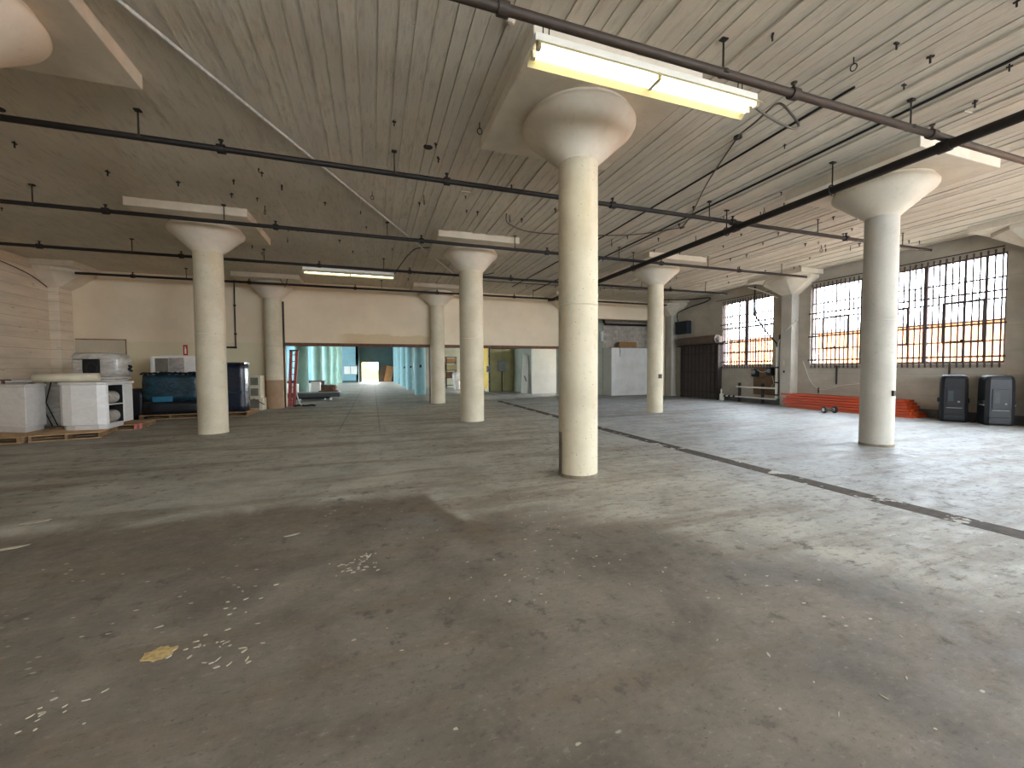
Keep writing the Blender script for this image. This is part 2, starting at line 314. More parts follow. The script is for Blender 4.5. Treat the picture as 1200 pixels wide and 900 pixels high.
# ------------------------------------------------------------------ mesh helpers
class MB:
    """collects solids as raw verts and faces"""
    def __init__(s): s.v = []; s.f = []; s.smooth = []
    def add(s, vs, fs, smooth=False):
        k = len(s.v); s.v += [tuple(p) for p in vs]; s.f += [tuple(i+k for i in q) for q in fs]; s.smooth += [smooth]*len(fs); return s
    def box(s, x0, x1, y0, y1, z0, z1):
        vs = [(x, y, z) for z in (z0, z1) for y in (y0, y1) for x in (x0, x1)]
        return s.add(vs, [(0, 2, 3, 1), (4, 5, 7, 6), (0, 1, 5, 4), (2, 6, 7, 3), (0, 4, 6, 2), (1, 3, 7, 5)])
    def bar(s, a, b, w, h, up=(0, 0, 1)):
        a = Vector(a); b = Vector(b); d = (b-a).normalized(); u = Vector(up)
        if abs(d.dot(u)) > .98: u = Vector((0, 1, 0))
        r = d.cross(u).normalized(); u = r.cross(d)
        vs = [p + r*i*w/2 + u*j*h/2 for p in (a, b) for j in (-1, 1) for i in (-1, 1)]
        return s.add(vs, [(0, 1, 3, 2), (4, 6, 7, 5), (0, 4, 5, 1), (2, 3, 7, 6), (0, 2, 6, 4), (1, 5, 7, 3)])
    def tube(s, pts, r, n=8, close=False, caps=True):
        pts = [Vector(p) for p in pts]; N = len(pts); rings = []; u = None
        for i, p in enumerate(pts):
            if close: d = (pts[(i+1) % N]-pts[i-1]).normalized()
            else: d = (pts[min(i+1, N-1)]-pts[max(i-1, 0)]).normalized()
            if u is None:
                u = Vector((0, 0, 1)) if abs(d.z) < .9 else Vector((1, 0, 0))
            q = d.cross(u)
            if q.length < 1e-6: q = d.cross(Vector((0, 1, 0)))
            q.normalize(); u = q.cross(d).normalized(); rr = r[i] if isinstance(r, (list, tuple)) else r
            rings.append([p + (q*math.cos(t)+u*math.sin(t))*rr for t in [2*PI*k/n for k in range(n)]])
        vs = [p for rg in rings for p in rg]; fs = []
        for i in range(N if close else N-1):
            j = (i+1) % N
            for k in range(n): fs.append((i*n+k, i*n+(k+1) % n, j*n+(k+1) % n, j*n+k))
        s.add(vs, fs, True)
        if caps and not close:
            s.add(rings[0], [tuple(range(n))[::-1]]); s.add(rings[-1], [tuple(range(n))])
        return s
    def cyl(s, a, b, r, n=12): return s.tube([a, b], r, n)
    def lathe(s, prof, n=32, c=(0, 0, 0), a0=0, a1=2*PI, smooth=True):
        full = abs(a1-a0-2*PI) < 1e-6; k = n if full else n+1
        vs = [(c[0]+r*math.cos(a0+(a1-a0)*i/n), c[1]+r*math.sin(a0+(a1-a0)*i/n), c[2]+z) for r, z in prof for i in range(k)]
        fs = []
        for j in range(len(prof)-1):
            for i in range(n):
                i2 = (i+1) % k
                fs.append((j*k+i, j*k+i2, (j+1)*k+i2, (j+1)*k+i))
        s.add(vs, fs, smooth)
        for j, fl in ((0, True), (len(prof)-1, False)):
            if prof[j][0] > 1e-4:
                ring = [vs[j*k+i] for i in range(k)]; s.add(ring, [tuple(range(k))[::-1] if fl else tuple(range(k))])
        return s
    def prism(s, poly, z0, z1):
        n = len(poly); vs = [(x, y, z0) for x, y in poly]+[(x, y, z1) for x, y in poly]
        fs = [tuple(range(n))[::-1], tuple(range(n, 2*n))]+[(i, (i+1) % n, n+(i+1) % n, n+i) for i in range(n)]
        return s.add(vs, fs)
    def ball(s, c, r, n=10, sz=1.):
        return s.lathe([(max(1e-5, r*math.sin(PI*k/6)), -r*sz*math.cos(PI*k/6)) for k in range(7)], n, c)
    def xf(s, mat): s.v = [tuple(mat @ Vector(p)) for p in s.v]; return s
    def build(s, name, mat, parent=None, bevel=0., kind=None):
        me = bpy.data.meshes.new(name); me.from_pydata(s.v, [], s.f); me.validate()
        for p, sm in zip(me.polygons, s.smooth): p.use_smooth = sm
        bm = bmesh.new(); bm.from_mesh(me); bmesh.ops.recalc_face_normals(bm, faces=bm.faces); bm.to_mesh(me); bm.free()
        me.materials.append(M[mat] if isinstance(mat, str) else mat)
        o = bpy.data.objects.new(name, me); C.objects.link(o)
        if parent: o.parent = parent
        if kind: o['kind'] = kind
        if bevel:
            b = o.modifiers.new('bevel', 'BEVEL'); b.width = bevel; b.segments = 2; b.limit_method = 'ANGLE'
        return o
def B(*a): return MB().box(*a)
def tag(o, label, cat, group=None):
    o['label'] = label; o['category'] = cat
    if group: o['group'] = group
    return o
def thing(name, label, cat, loc=(0, 0, 0), rz=0., group=None):
    o = bpy.data.objects.new(name, None); C.objects.link(o); o.empty_display_size = .1
    o.location = loc; o.rotation_euler = (0, 0, rz); return tag(o, label, cat, group)
def struct(o, label=None):
    o['kind'] = 'structure'
    if label: o['label'] = label
    return o
def sgroup(name, label=None, loc=(0, 0, 0)):
    o = bpy.data.objects.new(name, None); C.objects.link(o); o.location = loc; return struct(o, label)
def dup(root, loc, label, rz=None):
    r = root.copy(); C.objects.link(r); r.location = loc; r['label'] = label
    if rz is not None: r.rotation_euler = (0, 0, rz)
    for ch in list(root.children):
        c = ch.copy(); C.objects.link(c); c.parent = r
        for g in ch.children:
            d = g.copy(); C.objects.link(d); d.parent = c
    return r
def inst(o, loc, parent, rz=None, scale=None):
    c = o.copy(); C.objects.link(c); c.parent = parent; c.location = loc
    if rz is not None: c.rotation_euler = (0, 0, rz)
    if scale: c.scale = scale
    return c
def wall_boxes(mb, u0, u1, z0, z1, holes, put):
    """a rectangle u x z with rectangular holes (a, b, za, zb), cut into boxes; put(mb, u0,u1,z0,z1) adds one"""
    us = sorted({u0, u1, *[h[0] for h in holes], *[h[1] for h in holes]})
    for a, b in zip(us, us[1:]):
        hs = sorted([h for h in holes if h[0] <= a and h[1] >= b], key=lambda h: h[2]); z = z0
        for h in hs:
            if h[2] > z: put(mb, a, b, z, h[2])
            z = h[3]
        if z < z1: put(mb, a, b, z, z1)
    return mb

# ------------------------------------------------------------------ large structure
fl = struct(B(-10.7, 16.1, YF-.3, 56, -.3, 0).build('floor', 'floor'), 'worn grey and brown concrete floor')
tr = MB(); pl = [(5.62, 1.2), (5.52, 3), (5.50, 6), (5.52, 9), (5.60, 12.5), (5.72, 18.4)]
for (xa, ya), (xb, yb) in zip(pl, pl[1:]):
    wa, wb = .27, .27
    tr.add([(xa-wa, ya, .002), (xa, ya, .002), (xb, yb, .002), (xb-wb, yb, .002), (xa-wa, ya, -.02), (xa, ya, -.02), (xb, yb, -.02), (xb-wb, yb, -.02)],
           [(0, 1, 2, 3), (0, 4, 5, 1), (1, 5, 6, 2), (3, 2, 6, 7), (0, 3, 7, 4)])
o = tr.build('patched_trench', 'trench', fl); o['label'] = 'dark patched trench running across the floor'
# ceiling: cast slab with proud board-marked strips
ce = struct(B(-10.7, 16.1, YF-.3, YB+.3, ZC+.012, ZC+.4).build('ceiling', 'ceiling'), 'whitewashed board-marked concrete ceiling')
x = XL; planks = 0
while x < XR-.02:
    wd = random.uniform(.16, .225); wd = min(wd, XR-x)
    cut = random.uniform(1., 14.)
    for (a, b) in ((YF, cut), (cut+.006, YB)):
        g = .003 if x < 0.5 else .007
        dz = random.uniform(0, .004 if x < .5 else .02); t1 = random.uniform(-.009, .009) if x > .5 else random.uniform(-.002, .002)
        za, zb = ZC-.01-dz, ZC-.004-dz+t1
        MB().add([(x, a, za), (x+wd-g, a, zb), (x+wd-g, b, zb), (x, b, za), (x, a, ZC+.02), (x+wd-g, a, ZC+.02), (x+wd-g, b, ZC+.02), (x, b, ZC+.02)],
                 [(0, 1, 2, 3), (0, 4, 5, 1), (1, 5, 6, 2), (2, 6, 7, 3), (3, 7, 4, 0)]).build('board_strip', 'ceiling', ce); planks += 1
    x += wd
# walls
struct(B(XL-.4, XL, YF-.3, 19, 0, ZC+.1).build('wall_left', 'wall_left'), 'stained white board-formed side wall')
mb = wall_boxes(MB(), XL-.4, XR+.4, 0, ZC+.1, [(a, b, *BIGZ) for a, b in FILLW], lambda q, a, b, c, d: q.box(a, b, YF-.3, YF, c, d))
struct(mb.build('wall_front', 'wall_back'), 'cream wall behind the viewer')
mb = wall_boxes(MB(), YF-.3, 21, 0, ZC+.1, [(a, b, *BIGZ) for a, b in WINS], lambda q, a, b, c, d: q.box(XR, XR+.4, a, b, c, d))
struct(mb.build('wall_right', 'wall_right'), 'grey white concrete wall with barred windows')
mb = wall_boxes(MB(), XL, XR, 0, ZC+.1, [(-3.36, 9.02, 0, 2.62), (9.55, 15.1, 0, 4.08)], lambda q, a, b, c, d: q.box(a, b, YB, YB+.32, c, d))
struct(mb.build('wall_back', 'wall_back'), 'cream wall with a wide low opening')
struct(B(XR-.03, XR, YF, 11.38, 0, .24).build('baseboard_right', 'baseboard'), 'grey painted base of the window wall')
struct(B(XR-.03, XR, 11.86, 15.0, 0, .24).build('baseboard_right', 'baseboard'), 'grey painted base under the small window')
# steel over and beside the wide opening
struct(B(-3.36, 9.02, YB-.02, YB+.34, 2.50, 2.62).build('trim_1', 'rust'), 'rust brown steel lintel over the wide opening')
struct(B(-3.44, -3.34, YB-.10, YB+.0, 0, 4.25).build('trim_2', 'darksteel'), 'dark steel jamb rail beside the brown-based column')
struct(MB().box(2.98, 3.04, YB-.0, YB+.3, 0, 2.5).box(2.42, 2.48, YB, YB+.3, 0, 2.5).build('trim_3', 'rust'), 'rusty steel jambs at the middle of the opening')

# ------------------------------------------------------------------ columns
ZN, ZP = 4.305, 4.90
def column(x, y, r, label, shaft='column', cap='capital', panel='panel', base=None, hz=1.12, wd=1.10, capital=True):
    t = thing('concrete_column', label, 'column', (x, y, 0))
    mb = MB().lathe([(r+.004, 0), (r, .05), (r, 1.3), (r, 2.9), (r*.985, ZN)], 40)
    mb.build('shaft', shaft, t)
    if base == 'dark': MB().lathe([(r+.006, 0), (r+.006, .045)], 40).build('base_ring', 'base_dark', t)
    if base == 'brown': MB().lathe([(r+.005, 0), (r+.005, 1.12)], 40).build('painted_base', 'brown_paint', t)['label'] = 'brown painted lower part of the shaft'
    # seam ring halfway up the shaft
    MB().lathe([(r, 2.36), (r+.006, 2.366), (r+.006, 2.376), (r, 2.382)], 40).build('casting_seam', shaft, t)
    MB().lathe([(r*.985, ZN-.0), (r*1.05, ZN+.015), (.66, 4.66), (.735, 4.72), (.765, 4.77), (.765, 4.80), (.74, 4.84), (.70, 4.86), (.70, ZP+.01)], 48).build('capital', cap, t)
    MB().box(-wd, wd, -wd, wd, ZP, ZC).build('drop_panel', panel, t, .01)
    return t
X0, SX, Y0, SY = -3.68, 6.4166, 5.147, 6.525
cx = [X0+SX*i for i in range(3)]; cy = [Y0, Y0+SY, 18.31]
c1 = column(cx[1], cy[0], .272, 'nearest thick white concrete column below the lit tube light', base='dark')
# the worn strip low on the shaft
MB().lathe([(.277, .03), (.277, .62)], 6, a0=math.radians(166), a1=math.radians(189)).build('worn_strip', 'base_dark', c1)
c = column(cx[2], cy[0], .258, 'white concrete column standing in front of the big barred window', 'column_cool', 'capital', base='dark')
B(-.03, .03, -.03, .03, -.05, .05).xf(Matrix.Translation((-.02, -.262, 1.01))).build('wall_plate', 'darksteel', c)
column(cx[0], cy[1], .305, 'white concrete column in front of the navy wrapped pallets')
column(cx[1], cy[1], .345, 'stout white concrete column in front of the olive double doors', base=None)
c = column(cx[2], cy[1], .262, 'white concrete column beside the dark shutter gate and white board')
MB().box(-.06, .06, -.285, -.25, 1.16, 1.30).build('outlet_box', 'darksteel', c)
column(cx[1], cy[2], .315, 'white concrete column splitting the wide opening, rust at its foot')
column(cx[0], cy[2], .315, 'white column with a brown painted base beside the red ladder', base='brown')
column(cx[0], cy[0], .245, 'white column of which only the flared capital shows, top corner')
column(cx[2], cy[2], .27, 'white column hidden behind the nearest column, against the back wall')
def pilaster(x, y, sx, label, w=.22, d=.38):
    """half column on a wall; sx = +1 on the left wall, -1 on the right"""
    t = thing('wall_pilaster', label, 'pilaster', (x, y, 0))
    q = lambda a: a*sx
    def bx(a, b, c, e, z0, z1): return B(min(q(a), q(b)), max(q(a), q(b)), c, e, z0, z1)
    bx(0, d, -w, w, 0, 4.32).build('shaft', 'column_cool' if sx < 0 else 'wall_left', t, .015)
    lo = [(0, -w), (d, -w), (d, w), (0, w)]; hi = [(0, -.95), (.45, -.95), (.98, -.42), (.98, .42), (.45, .95), (0, .95)]
    lo = [(0, -w), (d-.03, -w), (d, -w+.03), (d, w-.03), (d-.03, w), (0, w)]
    vs = [(q(a), b, 4.30) for a, b in lo]+[(q(a), b, 4.80) for a, b in hi]+[(q(a), b, 4.91) for a, b in hi]
    fs = [(0, 1, 2, 3, 4, 5)]+[(i+k, (i+1) % 6+k, (i+1) % 6+6+k, i+6+k) for k in (0, 6) for i in range(6)]
    MB().add(vs, fs).build('capital', 'capital', t)
    bx(0, 1.12, -1.1, 1.1, ZP, ZC).build('drop_panel', 'panel', t)
    return t
p1 = pilaster(XR, cy[1]-.05, -1, 'white wall pilaster between the small and the big barred window')
B(-.385, -.38, .02, .10, 1.55, 1.80).build('conduit_cover', 'column', p1); B(-.40, -.38, .02, .08, 1.30, 1.38).build('switch', 'black', p1)
pilaster(XR, cy[0], -1, 'wall pilaster past the big window, only its capital in sight')
pilaster(XR, 18.27, -1, 'wall pilaster in the far corner behind the shutter gate')
pilaster(XL, 18.25, 1, 'cream wall pilaster in the corner behind the wrapped counters', w=.33, d=.28)

# ------------------------------------------------------------------ windows
def window(n, y0, y1, lights, cols, sash, bars=True, label=''):
    """steel sash window in the right wall; local x grows outward"""
    z0, z1 = BIGZ; t = sgroup('window_%d' % n, label, (XR, y0, 0)); W = y1-y0; gx = .09
    fr = MB().box(gx-.03, gx+.03, 0, .05, z0, z1).box(gx-.03, gx+.03, W-.05, W, z0, z1).box(gx-.03, gx+.03, 0, W, z0, z0+.05).box(gx-.03, gx+.03, 0, W, z1-.05, z1)
    fr.build('frame', 'frame_steel', t)
    B(-.012, gx, -.0, W+.0, z0-.05, z0).build('window_sill', 'sill', t)
    lw = W/lights; zs = [1.60, 2.19, 2.74, 3.30, 3.85, 4.48]
    vm = B(gx-.015, gx+.015, -.021, .021, z0, z1).build('muntin', 'frame_steel', t); first = True
    hm = B(gx-.015, gx+.015, 0, W, -.022, .022).build('muntin', 'frame_steel', t); hm.location = (0, 0, zs[1])
    for z in zs[2:-1]: inst(hm, (0, 0, z), t)
    pw = lw/cols; panes = {}
    for i in range(lights):
        if i: B(gx-.05, gx+.05, i*lw-.05, i*lw+.05, z0, z1).build('mullion', 'frame_steel', t)
        for k in range(1, cols):
            if first: vm.location = (0, i*lw+k*pw, 0); first = False
            else: inst(vm, (0, i*lw+k*pw, 0), t)
        if sash:
            a, b = i*lw+sash[0]*pw, i*lw+sash[1]*pw; s = .035
            MB().box(gx-.045, gx-.01, a-s, a+s, 2.19, 3.30).box(gx-.045, gx-.01, b-s, b+s, 2.19, 3.30).box(gx-.045, gx-.01, a, b, 2.19-s, 2.19+s).box(gx-.045, gx-.01, a, b, 3.30-s, 3.30+s).build('vent_sash', 'frame_steel', t)
            B(gx-.07, gx-.045, (a+b)/2-.04, (a+b)/2+.04, 2.19, 2.26).build('sash_latch', 'darksteel', t)
        for k in range(cols):
            for r in range(5):
                h = zs[r+1]-zs[r]
                if r in panes: inst(panes[r], (gx, i*lw+k*pw, zs[r]), t)
                else:
                    panes[r] = B(-.002, .002, .012, pw-.012, .012, h-.012).build('pane', 'glass', t); panes[r].location = (gx, i*lw+k*pw, zs[r])
    if bars:
        nb = round(W/.137); b0 = MB().cyl((-.03, 0, z0-.13), (-.03, 0, z1+.09), .021, 8).build('security_bar', 'bar_steel', t)
        for k in range(nb):
            y = (k+.5)*W/nb
            if k == 0: b0.location = (0, y, 0)
            else: inst(b0, (0, y, 0), t)
        cb = B(-.058, -.044, -.04, W+.04, -.026, .026).build('cross_bar', 'bar_steel', t); cb.location = (0, 0, 1.77)
        for z in (2.64, 3.49): inst(cb, (0, 0, z), t)
    return t
window(1, *WINS[0], 2, 3, (0, 3), label='smaller barred steel window above the wall pipes')
window(2, *WINS[1], 3, 4, (1, 3), label='big barred steel window above the orange beams')
window(3, *WINS[2], 3, 1, None, False, 'steel window beside the viewer, out of frame')
window(4, *WINS[3], 3, 1, None, False, 'steel window behind the viewer, out of frame')

for n, (a, b) in enumerate(FILLW):  # frames and glass for the added fill windows
    t = sgroup('window_%d' % (n+10), 'steel window added behind the viewer for fill light', (a, YF-.15, 0)); W = b-a
    MB().box(0, .06, -.03, .03, *BIGZ).box(W-.06, W, -.03, .03, *BIGZ).box(0, W, -.03, .03, 1.6, 1.66).box(0, W, -.03, .03, 4.42, 4.48).build('frame', 'frame_steel', t)
    for k in range(1, 4): B(k*W/4-.02, k*W/4+.02, -.02, .02, *BIGZ).build('muntin', 'frame_steel', t)
    for k in range(4): B(k*W/4+.02, (k+1)*W/4-.02, -.002, .002, 1.66, 4.42).build('pane', 'glass', t)
# outside
struct(B(16.2, 70, -30, 80, -.35, -.3).build('ground', 'concrete_out'), 'grey yard outside the windows')
t = thing('metal_shed', 'orange ribbed metal building seen through the barred windows', 'building', (27, 0, -.3))
B(.05, 9, -12, 46, 0, 3.9).build('wall', 'siding', t)
p0 = B(-.03, .05, 0, .56, .05, 3.85).build('siding_panel', 'siding', t, .015); p0.location = (0, -12, 0)
for k in range(1, 96): inst(p0, (0, -12+k*.6, 0), t)
B(-.15, 9, -12, 46, 3.9, 4.12).build('roof_edge', 'siding_trim', t)

# ------------------------------------------------------------------ sprinkler pipes
heads_mesh = MB().lathe([(.066, -.05), (.066, .05)], 12).xf(Matrix.Rotation(PI/2, 4, 'Y')).cyl((0, 0, .05), (0, 0, .11), .018, 8).lathe([(.001, .135), (.036, .13), (.03, .115)], 10)
def pipe_x(Y, xa, xb, r, label, rods, heads, mat='iron', z=4.70):
    t = thing('sprinkler_pipe', label, 'pipe', (xa, Y, z))
    MB().cyl((0, 0, 0), (xb-xa, 0, 0), r, 12).build('pipe_run', mat, t)
    rd = None
    for x in rods:
        if rd is None:
            rd = MB().cyl((0, 0, 0), (0, 0, ZC-z), .011, 6).lathe([(r+.012, -.02), (r+.012, .02)], 12).box(-.04, .04, -.03, .03, ZC-z-.03, ZC-z).build('hanger_rod', 'rod', t); rd.location = (x-xa, 0, 0)
        else: inst(rd, (x-xa, 0, 0), t)
    hd = None
    for x in heads:
        if hd is None:
            hd = MB(); hd.v, hd.f, hd.smooth = list(heads_mesh.v), list(heads_mesh.f), list(heads_mesh.smooth); hd = hd.build('sprinkler_head', mat, t); hd.location = (x-xa, 0, 0)
        else: inst(hd, (x-xa, 0, 0), t)
    return t
RX = [-9.6, -6.1, -2.98, .39, 3.66, 6.9, 10.2, 13.4]
pipe_x(3.57, -9.9, 14.6, .046, 'sprinkler pipe crossing the ceiling nearest, above the lit tube light', [.6, 3.66, 6.88, 10.2], [1.15, 4.72, 7.35], 'iron_brown')
pipe_x(7.05, -9.9, 14.6, .042, 'second sprinkler pipe back, passing just behind the nearest column', [-6.1]+RX[2:], [-8.2, -2.02, 1.25, 4.5, 7.55, 11.2], 'iron')
pipe_x(10.45, -9.9, 14.6, .042, 'third sprinkler pipe back, in front of the left capital', RX, [-8., -5.0, -2.0, 1.2, 4.6, 8.4, 11.5], 'iron')
pipe_x(13.86, -9.9, 14.6, .042, 'fourth sprinkler pipe back, above the small lit tube light', RX, [-8., -5.0, -1.5, 1.2, 4.7, 8.2, 11.6], 'iron')
pipe_x(17.25, -9.1, 14.2, .042, 'last sprinkler pipe, close to the cream back wall', RX[1:], [-7.6, -4.2, -.6, 2.6, 6.0, 9.6], 'iron')
# the main along the hall
t = thing('sprinkler_main', 'thick black main pipe running away under the branch pipes', 'pipe', (7.64, YF+.1, 4.585))
MB().cyl((0, 0, 0), (0, 24.3, 0), .068, 16).tube([(0, 24.3, 0), (-.05, 24.45, -.03), (-.25, 24.6, -.04)], .068, 12).build('pipe_run', 'iron', t)
ck = None
for y in (2.1, 5.05, 7.3, 10.8, 14.4):
    if ck is None:
        ck = MB().cyl((0, 0, 0), (0, 0, .49), .012, 6).tube([(.09*math.cos(a), 0, .09*math.sin(a)-.0) for a in [2*PI*k/12 for k in range(12)]], .012, 6, True).box(-.05, .05, -.03, .03, .46, .49).build('clevis_hanger', 'rod', t); ck.location = (0, y-YF-.1, 0)
    else: inst(ck, (0, y-YF-.1, 0), t)
for y in (3.57, 7.05): MB().lathe([(.085, -.07), (.085, .07)], 14).xf(Matrix.Translation((0, y-YF-.1, 0)) @ Matrix.Rotation(PI/2, 4, 'X')).build('branch_tee', 'iron', t)

# ------------------------------------------------------------------ electrical runs on the ceiling
def run(name, pts, r, mat, label, cat, n=8):
    o = MB().tube(pts, r, n).build(name, mat); return tag(o, label, cat)
run('ceiling_conduit', [(-5.9, -2.2, 5.035), (3.9, 17.1, 5.035)], .022, 'galv', 'bright silver conduit running diagonally across the ceiling', 'conduit')
def smooth_pts(p, n=8):
    p = [Vector(q) for q in p]; out = []
    for i in range(len(p)-1):
        a, b, c, d = p[max(i-1, 0)], p[i], p[i+1], p[min(i+2, len(p)-1)]
        for k in range(n):
            s = k/n; out.append(.5*((2*b)+(c-a)*s+(2*a-5*b+4*c-d)*s*s+(3*b-a-3*c+d)*s**3))
    return out+[p[-1]]
run('ceiling_conduit', [(5.84, 3.62, 5.045), (5.93, 9.4, 5.045), (5.75, 16.8, 5.045)], .017, 'cable', 'thin black conduit starting at the nearest sprinkler pipe', 'conduit')
run('ceiling_conduit', [(7.08, YF+.2, 5.045), (7.06, 8.3, 5.045), (7.0, 17.4, 5.045)], .018, 'cable', 'thin black conduit running along the ceiling left of the thick main pipe', 'conduit')
t = thing('lamp_cord', 'looped dark cord from the lit tube light to its junction box', 'cord', (5.38, 4.95, ZC))
q = [(4.17, 3.62, 4.47), (4.55, 3.68, 4.43), (4.9, 3.72, 4.42), (5.05, 3.75, 4.5), (4.98, 3.8, 4.66), (4.72, 3.75, 4.7), (4.6, 3.8, 4.62), (4.75, 4.1, 4.68), (5.0, 4.55, 4.82), (5.38, 4.95, 5.04)]
MB().tube([Vector(p)-Vector((5.38, 4.95, ZC)) for p in smooth_pts(q)], .013, 8).build('cord', 'cable_grey', t)
MB().lathe([(.06, -.05), (.06, 0)], 14).build('junction_box', 'darksteel', t)
MB().tube([Vector(p)-Vector((5.38, 4.95, ZC)) for p in smooth_pts([(5.38, 4.95, 5.05), (6.1, 6.3, 5.02), (7.05, 7.75, 5.04), (7.45, 8.5, 5.04)])], .012, 8).build('feed_cable', 'cable_grey', t)
B(-.05, .05, -.05, .05, -.045, 0).xf(Matrix.Translation((2.07, 3.55, 0))).build('junction_box', 'darksteel', t)
run('ceiling_cable', smooth_pts([(7.45, 8.5, 5.05), (6.4, 9.4, 5.03), (4.2, 10.0, 5.05), (3.2, 9.5, 5.0), (2.95, 9.0, 5.05)]), .013, 'cable_grey', 'slack grey cable sagging along the ceiling behind the nearest column', 'cable')
run('ceiling_cable', smooth_pts([(.70, 13.7, 4.56), (1.1, 12.6, 4.95), (1.5, 12.2, 5.05), (2.9, 12.2, 5.05)]), .013, 'cable', 'black cable from the small lit tube light to the ceiling', 'cable')
run('ceiling_cable', smooth_pts([(4.3, 14.6, 5.05), (4.0, 15.9, 5.04), (8.8, 15.9, 5.05), (12.9, 15.6, 5.04)]), .014, 'cable', 'thin dark conduit across the far ceiling by the last pipes', 'cable')

# ------------------------------------------------------------------ tube lights
def tube_light(x, y, z, L, label, pipe_z, chains=True, parts=True):
    t = thing('tube_light', label, 'lamp', (x, y, z)); h = L/2
    B(-h, h, -.06, .06, .07, .16).build('housing', 'white_enamel', t, .006)
    for s in (-1, 1):
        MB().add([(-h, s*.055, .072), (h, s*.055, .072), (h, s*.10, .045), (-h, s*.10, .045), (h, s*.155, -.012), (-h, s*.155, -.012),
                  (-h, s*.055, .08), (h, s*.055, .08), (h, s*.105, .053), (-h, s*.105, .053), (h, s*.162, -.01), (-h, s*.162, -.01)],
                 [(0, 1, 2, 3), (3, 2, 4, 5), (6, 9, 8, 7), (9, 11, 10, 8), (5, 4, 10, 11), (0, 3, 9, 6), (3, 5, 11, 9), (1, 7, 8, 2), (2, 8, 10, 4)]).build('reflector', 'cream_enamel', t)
        for a, b in ((-h+.05, -.03), (.03, h-.05)):
            MB().cyl((a, s*.06, .03), (b, s*.06, .03), .02, 12).build('tube', 'tube', t)
        for a in (-h+.03, h-.03):
            B(a-.02, a+.02, s*.06-.025, s*.06+.025, .0, .075).build('lamp_holder', 'socket', t, .005)
    B(-.02, .02, -.085, .085, .005, .075).build('lamp_holder', 'socket', t)
    if chains:
        for a in (-h+.12, h-.22):
            for dx in (-.03, .03):
                MB().tube([(a+dx, -.02, .16), (a+dx, -.03, pipe_z-z+.05)], .006, 6).build('hanging_chain', 'rod', t)
    return t
tube_light(2.79, 3.60, 4.405, 2.68, 'lit double tube light hanging from the nearest sprinkler pipe', 4.70)
tube_light(-.62, 13.78, 4.45, 2.66, 'small lit tube light far back above the wide opening', 4.70)
tube_light(-3.5, -3.3, 4.45, 2.66, 'added unseen tube light behind the viewer on the left', 4.70, False)  # this lamp and the next are unseen, added as fill from behind
tube_light(4.5, -3.3, 4.45, 2.66, 'added unseen tube light behind the viewer on the right', 4.70, False)

# ------------------------------------------------------------------ ceiling leftovers (part of the ceiling)
hook = MB().cyl((0, 0, -.09), (0, 0, .01), .010, 6).box(-.03, .03, -.012, .012, -.035, -.02).build('anchor_hook', 'rod', ce); hook.location = (-3.05, 5.9, ZC-.01)
ring = MB().cyl((0, 0, -.10), (0, 0, .01), .008, 6).tube([(.035*math.cos(a), 0, -.135+.045*math.sin(a)) for a in [2*PI*k/10 for k in range(10)]], .007, 5, True).build('anchor_ring', 'rod', ce); ring.location = (1.52, 5.85, ZC-.01)
HK = [(-5.2, 8.6), (-4.4, 9.3), (-3.4, 9.4), (-6.1, 9.0), (-1.6, 9.0), (-.9, 9.6), (-.2, 9.9), (-2.2, 9.8), (-4.6, 12.4), (-3.2, 12.3), (-2.1, 12.4), (-.8, 12.2), (.6, 12.6),
      (.35, 6.2), (1.0, 6.6), (1.1, 7.0), (2.6, 7.6), (1.05, 8.6), (1.0, 9.0), (2.05, 9.1), (2.3, 9.1), (3.4, 9.2), (3.9, 8.4), (4.1, 3.35), (5.3, 3.3), (5.5, 3.0), (6.1, 3.0), (6.4, 3.4),
      (6.0, 2.3), (7.2, 2.8), (7.7, 3.3), (8.2, 2.7), (6.3, 4.9), (7.9, 6.2), (8.5, 6.6)]
for k in range(75): HK.append((random.uniform(6.2, 14.8), random.uniform(6.2, 17.5)))
for k in range(25): HK.append((random.uniform(-9.5, 5.5), random.uniform(8, 17.5)))
for k, (a, b) in enumerate(HK):
    if any(abs(a-i) < 1.2 and abs(b-j) < 1.2 for i in cx for j in cy): continue
    inst(ring if k % 7 == 3 else hook, (a, b, ZC-.008), ce, random.uniform(0, 6.3), (.8+.4*random.random(),)*3)
disc = MB().lathe([(.07, -.012), (.07, 0)], 16)
for a, b in ((-4.75, 7.6), (.9, 6.75)):
    o = MB().lathe([(.07, -.012), (.075, 0)], 16).build('cover_plate', 'black', ce); o.location = (a, b, ZC-.012)
o = MB().lathe([(.09, 0), (.09, -.03), (.05, -.05), (.045, -.10), (.02, -.11)][::-1], 18).build('ceiling_socket', 'panel', ce); o.location = (1.37, 4.0, ZC-.005)

# ------------------------------------------------------------------ shutter gate, box and pipes on the window wall
t = sgroup('door_1', 'dark ribbed shutter gate under a brown roll', (XR, 15.12, 0))
gs = B(-.20, -.14, .015, .235, .03, 2.62).build('gate_panel', 'gate', t, .02)
for k in range(1, 9): inst(gs, (0, .0+k*.25, 0), t)
rb = B(-.225, -.20, .10, .15, .03, 2.60).build('gate_rib', 'darksteel', t)
for k in range(1, 9): inst(rb, (0, k*.25, 0), t)
for z in (.35, 1.3, 2.2): B(-.215, -.195, 0, 2.26, z-.02, z+.02).build('gate_strap', 'darksteel', t)
B(-.26, -.02, -.10, -.02, 0, 2.66).build('guide_rail', 'darksteel', t); B(-.26, -.02, 2.28, 2.36, 0, 2.66).build('guide_rail', 'darksteel', t)
MB().cyl((-.24, -.05, 2.86), (-.24, 2.42, 2.86), .20, 20).build('shutter_roll', 'gate_barrel', t)
